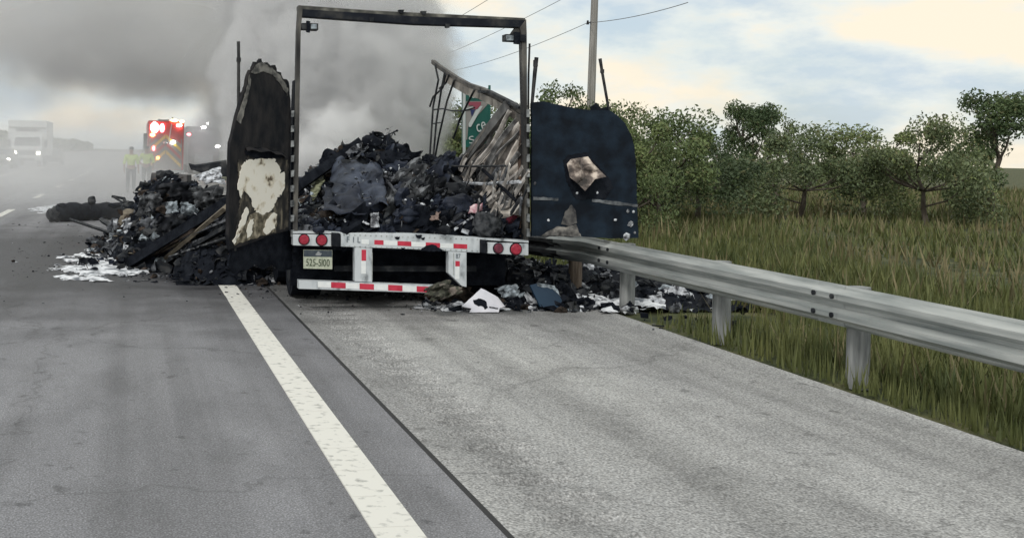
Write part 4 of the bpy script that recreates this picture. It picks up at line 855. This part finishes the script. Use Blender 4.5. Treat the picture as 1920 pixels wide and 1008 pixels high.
text_mesh('S', 'letter', pnl, SP(884, 262, .06), Vector((.95, 0, .3)), Vector((-.2, 0, 1)), .2, .26, SW, .02)
text_mesh('ce us', 'letter', pnl, SP(892, 181, .06), Vector((1, 0, 0)), Vector((0, 0, 1)), .5, .13, SW, .02)
# ================================================================== VEHICLES
WHT = mat('white_van_paint', (.62, .64, .65), (.70, .72, .72), .4, scale=2); GLASS = mat('dark_glass', (.03, .04, .05), (.06, .075, .085), .12, scale=1); TYRE = mat('tyre', (.015, .015, .016), rough=.85); DKP = mat('dark_trim', (.03, .032, .035), rough=.6)
HEADL = mat('headlight_on', (1, .93, .75), emit=9.0); CHROME = mat('bright_metal', (.5, .52, .54), rough=.25, metal=.8)
def wheel(root, x, y, r=.5, w_=.28, nm='wheel'):
    b = MB(); b.tube([(x - w_ / 2, y, r), (x - w_ / 2 + .03, y, r), (x + w_ / 2 - .03, y, r), (x + w_ / 2, y, r)], [r * .9, r, r, r * .9], TYRE, 22); o = b.build(nm, root, True)
    b = MB(); b.tube([(x - w_ / 2 - .005, y, r), (x + w_ / 2 + .005, y, r)], r * .55, CHROME, 16); b.build('rim', o)
def box_truck(px, gy):
    g = G(px, gy); t = thing('box_truck', g, 'white box truck driving toward us with headlights on', 'truck'); x, y = g.x, g.y
    # width 2.5 m, front face at y
    b = MB(); b.box((x - 1.7, y + 1.4, .95), (x + 1.55, y + 8.4, 3.95), WHT); o = b.build('cargo_box', t, bevel=.05)
    b = MB(); b.box((x - 1.0, y + 1.37, 2.98), (x + .9, y + 1.4, 3.2), mat('grey_print', (.25, .25, .26), rough=.6)); b.build('print_band', o)
    b = MB(); b.box((x - 1.6, y + 1.3, 3.3), (x + 1.45, y + 1.4, 3.36), mat('seam_grey', (.4, .4, .4), rough=.6)); b.build('box_seam', o)
    b = MB()   # cab: hood, windscreen slope, roof as one profile
    prof_ = [(0, .55), (0, 1.35), (.1, 1.55), (.55, 1.72), (1.05, 2.55), (1.36, 2.62), (1.36, .55)]
    n_ = len(prof_); vs = [Vector((x + sx * 1.25 * (1 if z < 2 else .94), y + py, z)) for sx in (-1, 1) for py, z in prof_]
    fs = [tuple(range(n_)), tuple(range(2 * n_ - 1, n_ - 1, -1))] + [(i, (i + 1) % n_, (i + 1) % n_ + n_, i + n_) for i in range(n_)]
    b.add(vs, fs, WHT); cab = b.build('cab', t, bevel=.06)
    b = MB(); b.prism([(x - 1.08, y + .57, 1.70), (x + 1.08, y + .57, 1.78), (x + 1.0, y + .98, 2.46), (x - 1.0, y + .98, 2.46)], (0, -.03, .02), GLASS); b.build('windscreen', cab)
    b = MB(); b.box((x - .72, y - .03, .98), (x + .72, y + .0, 1.36), DKP); gq = b.build('grille', cab)
    for k in range(3): b = MB(); b.box((x - .7, y - .045, 1.04 + .1 * k), (x + .7, y - .03, 1.08 + .1 * k), CHROME); b.build('grille_bar', gq)
    for s in (-1, 1):
        b = MB(); b.blob((x + s * .98, y - .02, 1.14), (.21, .06, .17), HEADL, 0, 1, 2); b.build('headlight', cab)
        b = MB(); b.box((x + s * 1.5 - .12, y + .75, 1.6), (x + s * 1.5 + .12, y + .85, 2.25), DKP); b.bar((x + s * 1.2, y + .8, 1.9), (x + s * 1.45, y + .8, 1.9), .04, .04, DKP); b.build('mirror', cab)
    b = MB(); b.box((x - 1.22, y - .12, .48), (x + 1.22, y + .02, .82), WHT); bu = b.build('bumper', t, bevel=.04)
    b = MB(); b.box((x - .7, y - .14, .52), (x + .7, y - .12, .7), DKP); b.build('bumper_grille', bu)
    for s in (-1, 1): wheel(t, x + s * 1.0, y + .9); wheel(t, x + s * 1.0, y + 6.6)
    b = MB(); b.box((x - .5, y + 1, .5), (x + .5, y + 8, .95), DKP); b.build('chassis', t)
box_truck(49, 312)
def sedan(px, gy, label, mt, lit, d_off=0):
    g = G(px, gy); t = thing('parked_car', g, label, 'car'); x, y = g.x, g.y
    prof_ = [(0, .3), (0, .75), (.15, .92), (1.1, 1.02), (1.8, 1.5), (3.0, 1.54), (4.0, 1.1), (4.5, 1.05), (4.55, .3)]; n_ = len(prof_)
    vs = [Vector((x + s * (.92 if z < 1.1 else .72), y + py, z)) for s in (-1, 1) for py, z in prof_]
    b = MB(); b.add(vs, [tuple(range(n_)), tuple(range(2 * n_ - 1, n_ - 1, -1))] + [(i, (i + 1) % n_, (i + 1) % n_ + n_, i + n_) for i in range(n_)], mt); bd = b.build('body', t, bevel=.05)
    b = MB(); b.prism([(x - .74, y + 1.18, 1.06), (x + .74, y + 1.18, 1.06), (x + .64, y + 1.72, 1.44), (x - .64, y + 1.72, 1.44)], (0, -.03, .03), GLASS); b.build('windscreen', bd)
    for s in (-1, 1):
        b = MB(); b.blob((x + s * .68, y - .0, .72), (.16, .06, .09), HEADL if lit else CHROME, 0, 1, 2); b.build('headlight', bd)
        wheel(t, x + s * .8, y + .9, .33, .22); wheel(t, x + s * .8, y + 3.6, .33, .22)
    b = MB(); b.box((x - .45, y - .02, .45), (x + .45, y + .0, .62), DKP); b.build('grille', bd)
sedan(97, 309, 'dark car standing just right of the white box truck', mat('dark_car_paint', (.05, .055, .06), rough=.35), False)
sedan(-2, 316, 'car with its lights on at the left picture edge beside the box truck', mat('grey_car_paint', (.2, .21, .2), rough=.35), True)
# fire engine seen from behind
FRED = mat('fire_red', (.42, .03, .03), (.5, .045, .04), .35, scale=2); FYEL = mat('chevron_yellow', (.75, .5, .06), rough=.4)
RLAMP = mat('red_beacon', (1, .12, .14), emit=14); ALAMP = mat('amber_beacon', (1, .55, .14), emit=14); WLAMP = mat('white_floodlight', (1, .98, .92), emit=30); OLAMP = mat('orange_lamp', (1, .42, .1), emit=8); PINKW = mat('red_flash', (1, .50, .45), emit=9)
def fire_engine():
    d = 58; L0 = D(276, 230, d); R0 = D(346, 230, d); t = thing('fire_engine', ((L0.x + R0.x) / 2, L0.y, 0), 'red fire engine seen from behind in the smoke with flashing beacons', 'fire engine')
    y = L0.y; q = lambda px, py, o=0: PY(px, py, y - o); x0, x1 = q(277, 250).x, q(345, 250).x
    zt = q(290, 226).z
    b = MB(); b.box((x0, y, .55), (x1, y + 7, zt), FRED); bd = b.build('body', t, bevel=.06)
    b = MB(); b.box((x0 + .1, y - .03, .6), (x1 - .1, y, zt - 1.0), mat('rear_panel_grey', (.25, .22, .21), rough=.5)); bk = b.build('rear_panel', t)
    w_ = (x1 - x0 - .3)
    for s in (-1, 1):
        for k in range(4):
            xa = (x0 + x1) / 2; z0 = .7 + .42 * k; ww = w_ / 2
            b = MB(); b.prism([(xa + s * .02, y - .035, z0 + .75), (xa + s * ww, y - .035, z0), (xa + s * ww, y - .035, z0 + .2), (xa + s * .02, y - .035, z0 + .95)], (0, -.01, 0), FRED if k % 2 else FYEL); b.build('chevron', bk)
    def lamp(px, py, w_, h, mt, nm, o=.06):
        c = q(px, py, o); k = (y) / FPX; b = MB(); b.blob(c, (w_ * k * .52, .08, h * k * .52), mt, .12, 2, 3, seed=px); return b.build(nm, t, True)
    lamp(290, 239, 15, 20, PINKW, 'beacon'); lamp(304, 240, 9, 16, RLAMP, 'beacon'); lamp(286, 253, 9, 6, ALAMP, 'marker_light'); lamp(327, 226, 13, 5, ALAMP, 'light_bar'); lamp(341, 228, 8, 5, ALAMP, 'light_bar'); lamp(336, 235, 9, 5, WLAMP, 'floodlight')
    lamp(296, 296, 6, 6, OLAMP, 'tail_light'); lamp(288, 278, 5, 9, RLAMP, 'tail_light'); lamp(324, 267, 8, 6, WLAMP, 'floodlight'); lamp(310, 268, 8, 6, CHROME, 'lamp_housing')
    b = MB(); b.bar(q(322, 232, .1), q(317, 262, .1), .05, .05, WHT); b.build('grab_rail', t)
    b = MB(); b.bar(q(323, 220, .0), q(326, 226, .0), .05, .05, DKP); b.build('antenna', t)
    b = MB()
    for s in (0, .5): b.bar((x0 + .6 + s, y + .3, zt + .06), (x0 + .6 + s, y + 6, zt + .06), .06, .08, CHROME)
    for k in range(12): b.bar((x0 + .6, y + .6 + .45 * k, zt + .06), (x0 + 1.1, y + .6 + .45 * k, zt + .06), .04, .04, CHROME)
    b.build('ladder', t)
    b = MB(); b.box((x0 - .02, y - .35, .42), (x1 + .02, y, .58), CHROME); b.build('tailboard', t)
    for x in (x0 + .3, x1 - .3): wheel(t, x, y + 1.6, .5, .5); wheel(t, x, y + 5.6, .5, .35)
    b = MB(); b.box((x0 - .22, y + .3, 1.6), (x0 - .02, y + .6, zt - .7), DKP); b.build('side_locker', t)
fire_engine()
RGREY = mat('smoke_dimmed_grey', (.10, .10, .105), (.16, .16, .165), .5, scale=2)  # dimming by the smoke is painted into the body and cab grey
def rescue_truck():
    d = 74; A = D(352, 240, d); Bq = D(415, 240, d); t = thing('rescue_truck', ((A.x + Bq.x) / 2, A.y, 0), 'second emergency truck almost hidden by smoke, only its lamps showing', 'fire engine'); y = A.y
    q = lambda px, py, o=0: PY(px, py, y - o); x0, x1 = A.x, Bq.x; zt = q(380, 236).z
    b = MB(); b.box((x0, y + 2.2, .6), (x1, y + 9, zt), RGREY); b.build('body', t, bevel=.08)
    b = MB(); b.box((x0 + .05, y, .6), (x1 - .05, y + 2.2, zt - .3), RGREY); cab = b.build('cab', t, bevel=.12)
    b = MB(); b.box((x0 + .2, y - .03, 1.7), (x1 - .2, y, zt - .6), GLASS); b.build('windscreen', cab)
    b = MB(); b.box((x0 + .5, y - .04, .8), (x1 - .5, y, 1.4), CHROME); b.build('grille', cab)
    k = y / FPX
    for (px, py, r, mt, nm) in ((382, 239, 4.6, WLAMP, 'floodlight'), (390, 231.5, 2.6, WLAMP, 'floodlight'), (354, 252, 3.6, RLAMP, 'beacon'), (408, 274, 4.6, WLAMP, 'headlight')):
        c = q(px, py, .1); b = MB(); b.blob(c, (r * k * 1.15, .12, r * k * .75), mt, 0, 1, 2); b.build(nm, t)
    b = MB(); b.bar(q(390, 240, 0), q(390, 231.5, 0), .06, .06, DKP); b.build('light_mast', t)
    for x in (x0 + .3, x1 - .3): wheel(t, x, y + 1.2, .5, .35); wheel(t, x, y + 6.6, .5, .5)
rescue_truck()

# ================================================================== PEOPLE
SKIN = mat('skin', (.30, .18, .13), rough=.6); HIVIS = mat('hi_vis_yellow', (.48, .62, .14), (.60, .74, .22), .7, scale=9); TROU = mat('navy_trousers', (.025, .03, .045), (.05, .055, .07), .85, scale=12); BOOT = mat('black_boots', (.012, .012, .013), rough=.6); CAP = mat('dark_cap', (.02, .022, .03), rough=.8)
def skin_obj(name, parent, verts, edges, radii, mt, org, lvl=2):
    me = bpy.data.meshes.new(name); me.from_pydata([Vector(v) for v in verts], edges, []); o = bpy.data.objects.new(name, me); COL.objects.link(o); o.parent = parent
    me.materials.append(mt); sk = o.modifiers.new('skin', 'SKIN'); me.update()
    for i, r_ in enumerate(radii): me.skin_vertices[0].data[i].radius = r_ if isinstance(r_, tuple) else (r_, r_)
    me.skin_vertices[0].data[0].use_root = True; sk.use_smooth_shade = True
    s = o.modifiers.new('sub', 'SUBSURF'); s.levels = lvl; s.render_levels = lvl; return o
def person(loc, h, rz, label, arms, vest=True):
    p = thing('person', loc, label, 'person'); p.rotation_euler.z = rz; s = h / 1.78; p.scale = (s, s, s)
    sh, hw = .20, .10
    J = [(0, 0, .98), (0, .01, 1.18), (0, .01, 1.40), (0, 0, 1.50), (0, -.01, 1.60), (0, -.015, 1.70)]       # pelvis..crown
    Rr = [(.14, .10), (.135, .095), (.15, .10), (.06, .06), (.085, .095), (.075, .088)]; Eg = [(0, 1), (1, 2), (2, 3), (3, 4), (4, 5)]
    def chain(a, pts, rs):
        for q, r_ in zip(pts, rs): J.append(q); Rr.append(r_); Eg.append((a, len(J) - 1)); a = len(J) - 1
        return a
    hands = []
    for sd_ in (-1, 1):
        k = arms[0] if sd_ < 0 else arms[1]
        pts = [(sd_ * sh, .0, 1.42), k[0], k[1], k[2]]
        pts = [pts[0]] + [(sd_ * abs(q[0]), q[1], q[2]) for q in pts[1:]]
        chain(2, pts, [.065, .045, .033, .035])
        wr = Vector(pts[2]); hd_ = (Vector(pts[3]) - wr).normalized(); sx = Vector((1, 0, 0)) if abs(hd_.x) < .8 else Vector((0, 0, 1)); sy = hd_.cross(sx).normalized()
        hv = [wr + hd_ * .03]; he = []; hr = [.026]
        for f in range(4):
            b0 = wr + hd_ * .09 + sy * (f - 1.5) * .02; tip = b0 + hd_ * (.045, .052, .048, .036)[f] + sx * .01; t2 = tip + hd_ * .028 + sx * .02
            i0 = len(hv); hv += [b0, tip, t2]; he += [(0, i0), (i0, i0 + 1), (i0 + 1, i0 + 2)]; hr += [.013, .0095, .008]
        i0 = len(hv); b0 = wr + hd_ * .05 + sy * .035; hv += [b0, b0 + hd_ * .035 + sy * .02, b0 + hd_ * .06 + sy * .022]; he += [(0, i0), (i0, i0 + 1), (i0 + 1, i0 + 2)]; hr += [.013, .011, .009]
        hands.append((hv, he, hr))
        chain(0, [(sd_ * hw, .0, .92), (sd_ * (hw + .015), -.01, .50), (sd_ * (hw + .02), .02, .09), (sd_ * (hw + .03), -.13, .045)], [.095, .06, .043, .038])
    body = skin_obj('body', p, J, Eg, Rr, SKIN, None)
    for hv, he, hr in hands: skin_obj('hand', body, hv, he, hr, SKIN, None, 1)
    b = MB(); 
    def loc(m_, nm, sm=True):
        me = bpy.data.meshes.new(nm); me.from_pydata([tuple(v) for v in m_.v], [], m_.f)
        for q in m_.mats: me.materials.append(q)
        me.polygons.foreach_set('material_index', m_.mi); me.polygons.foreach_set('use_smooth', [sm] * len(me.polygons)); o = bpy.data.objects.new(nm, me); COL.objects.link(o); o.parent = p; return o
    # trousers, shirt
    tv = [(0, 0, 1.0)]; te = []; tr = [(.165, .125)]
    for sd_ in (-1, 1):
        i0 = len(tv); tv += [(sd_ * hw, 0, .90), (sd_ * (hw + .015), -.01, .50), (sd_ * (hw + .02), .02, .10)]; te += [(0, i0), (i0, i0 + 1), (i0 + 1, i0 + 2)]; tr += [.115, .083, .072]
    skin_obj('trousers', p, tv, te, tr, TROU, None)
    tv = [(0, 0, 1.0), (0, .01, 1.2), (0, .01, 1.41), (0, 0, 1.47)]; te = [(0, 1), (1, 2), (2, 3)]; tr = [(.17, .13), (.165, .125), (.165, .12), (.085, .085)]
    for sd_ in (-1, 1):
        k = arms[0] if sd_ < 0 else arms[1]; i0 = len(tv); e_ = (sd_ * abs(k[0][0]), k[0][1], k[0][2]); w2 = (sd_ * abs(k[1][0]), k[1][1], k[1][2])
        tv += [(sd_ * sh, 0, 1.42), e_, tuple(Vector(e_).lerp(Vector(w2), .25))]; te += [(2, i0), (i0, i0 + 1), (i0 + 1, i0 + 2)]; tr += [.085, .065, .058]
    skin_obj('shirt', p, tv, te, tr, HIVIS, None)
    for sd_ in (-1, 1):
        m_ = MB(); m_.blob((sd_ * (hw + .028), -.06, .055), (.052, .15, .062), BOOT, .1, 2, 2, flat=0.0); loc(m_, 'boot')
    m_ = MB()                                        # face: eyes, nose, mouth, ears
    for sd_ in (-1, 1):
        m_.blob((sd_ * .032, -.105, 1.655), (.012, .008, .008), BOOT, 0, 1, 1); m_.blob((sd_ * .088, .0, 1.645), (.012, .022, .032), SKIN, 0, 1, 1)
    m_.blob((0, -.115, 1.625), (.015, .022, .026), SKIN, 0, 1, 1); m_.blob((0, -.105, 1.585), (.026, .008, .006), mat('lips', (.25, .11, .09), rough=.6), 0, 1, 1)
    loc(m_, 'face')
    m_ = MB(); m_.blob((0, .005, 1.705), (.098, .112, .085), CAP, 0, 1, 2, flat=1.685); m_.blob((0, -.12, 1.692), (.075, .07, .012), CAP, 0, 1, 2); loc(m_, 'cap')
down = ((.27, .02, 1.14), (.28, -.05, .90), (.275, -.07, .82)); hip = ((.36, .07, 1.17), (.20, -.05, 1.04), (.15, -.10, 1.02))
pA = G(245, 360)
person(pA, (D(245, 272, 1).z - 1.65) and 1.74, .15, 'person in a yellow green hi-vis shirt standing at the left with arms hanging', (down, down))
person(G(274, 356), 1.78, -.25, 'person in a hi-vis shirt with a hand on the hip, right of the other person', (hip, down))

# ================================================================== SMOKE
def smoke_mat(name, dens, col, nscale, namp, soft, warp=0.0, lo=.0, aniso=.0, zscale=1.0, contrast=1.0, fine=.5):
    m = bpy.data.materials.new(name); m.use_nodes = True; t = m.node_tree; t.nodes.clear(); l = t.links.new
    o = N(t, 'ShaderNodeOutputMaterial'); v = N(t, 'ShaderNodeVolumePrincipled'); l(v.outputs[0], o.inputs['Volume'])
    v.inputs['Color'].default_value = (*col, 1); v.inputs['Anisotropy'].default_value = aniso
    tc = N(t, 'ShaderNodeTexCoord'); ln = N(t, 'ShaderNodeVectorMath', operation='LENGTH'); l(tc.outputs['Object'], ln.inputs[0])
    g = N(t, 'ShaderNodeNewGeometry'); q = N(t, 'ShaderNodeMapping'); q.inputs['Scale'].default_value = (1, .7, zscale); l(g.outputs['Position'], q.inputs[0])
    n = N(t, 'ShaderNodeTexNoise'); n.inputs['Scale'].default_value = nscale; n.inputs['Detail'].default_value = 4; n.inputs['Roughness'].default_value = .55; n.inputs['Distortion'].default_value = warp; l(q.outputs[0], n.inputs['Vector'])
    a = N(t, 'ShaderNodeMath', operation='MULTIPLY_ADD'); l(n.outputs[0], a.inputs[0]); a.inputs[1].default_value = namp; a.inputs[2].default_value = 1 - namp * .5      # 1 + namp*(n-.5)
    s = N(t, 'ShaderNodeMath', operation='SUBTRACT'); l(a.outputs[0], s.inputs[0]); l(ln.outputs['Value'], s.inputs[1])
    mr = N(t, 'ShaderNodeMapRange', interpolation_type='SMOOTHSTEP'); mr.inputs[1].default_value = .0; mr.inputs[2].default_value = soft; mr.inputs[3].default_value = 0; mr.inputs[4].default_value = dens; l(s.outputs[0], mr.inputs[0])
    # patchiness inside
    n2 = N(t, 'ShaderNodeMapRange'); n2.inputs[1].default_value = .3; n2.inputs[2].default_value = .7; n2.inputs[3].default_value = 1 - contrast * .7; n2.inputs[4].default_value = 1 + contrast * .6; l(n.outputs[0], n2.inputs[0])
    nf = N(t, 'ShaderNodeTexNoise'); nf.inputs['Scale'].default_value = nscale * 3.2; nf.inputs['Detail'].default_value = 3; nf.inputs['Distortion'].default_value = .6; l(q.outputs[0], nf.inputs['Vector'])
    n3 = N(t, 'ShaderNodeMapRange'); n3.inputs[1].default_value = .35; n3.inputs[2].default_value = .65; n3.inputs[3].default_value = 1 - fine; n3.inputs[4].default_value = 1 + fine; l(nf.outputs[0], n3.inputs[0])
    m0 = N(t, 'ShaderNodeMath', operation='MULTIPLY'); l(n2.outputs[0], m0.inputs[0]); l(n3.outputs[0], m0.inputs[1])
    mm = N(t, 'ShaderNodeMath', operation='MULTIPLY'); l(mr.outputs[0], mm.inputs[0]); l(m0.outputs[0], mm.inputs[1]); l(mm.outputs[0], v.inputs['Density'])
    return m
def smoke(c, r, m, rot=(0, 0, 0), step=None):
    bm = bmesh.new(); bmesh.ops.create_icosphere(bm, subdivisions=3, radius=1.28); me = bpy.data.meshes.new('smoke'); bm.to_mesh(me); bm.free()
    o = bpy.data.objects.new('smoke', me); COL.objects.link(o); o.location = c; o.scale = r; o.rotation_euler = rot; me.materials.append(m); o['kind'] = 'stuff'
    return o
SMB = smoke_mat('smoke_big', .22, (.81, .808, .81), .20, 1.0, .5, .5, contrast=1.0)
SMD = smoke_mat('smoke_dense', .26, (.74, .745, .76), .35, .9, .5, .4, contrast=.9)
SMG = smoke_mat('smoke_veil', .40, (.82, .83, .86), .35, .8, .6, .3, contrast=.4)
SMC = smoke_mat('smoke_column', 1.1, (.825, .827, .835), 1.0, .66, .14, .5, contrast=1.2, fine=.75)
SMP = smoke_mat('smoke_puff', 3.6, (.95, .95, .955), 2.4, 1.5, .9, .6, contrast=.7)
SMH = smoke_mat('smoke_low', .007, (.99, .985, .975), .10, .8, .6, .2, contrast=.5)
SMR = smoke_mat('smoke_road', .064, (.98, .985, .992), .16, .9, .6, .2, contrast=.6)
smoke(D(300, 10, 46), (12.5, 15, 5.0), SMB)                   # the great cloud drifting over the road
smoke(D(240, 110, 50), (5.6, 8, 2.0), SMD)                    # darker belly of the cloud
smoke(D(615, 165, 24), (2.55, 5.5, 3.4), SMC)                 # column rising out of the trailer
smoke(D(585, -60, 27), (2.7, 6.0, 2.6), SMC)
smoke(D(470, 190, 44), (2.6, 8, 2.6), SMD)
smoke(D(405, 262, 66), (2.3, 4.2, 2.4), SMG)
smoke(D(620, 255, 15.4), (.62, .6, .46), SMP); smoke(D(575, 290, 15.4), (.55, .6, .50), SMP); smoke(D(650, 235, 15.8), (.5, .6, .5), SMP)
smoke((-9, 78, 2), (22, 54, 7), SMH)                          # thin smoke lying over the road
smoke((-2.6, 38, .6), (6.5, 20, 3.0), SMR)
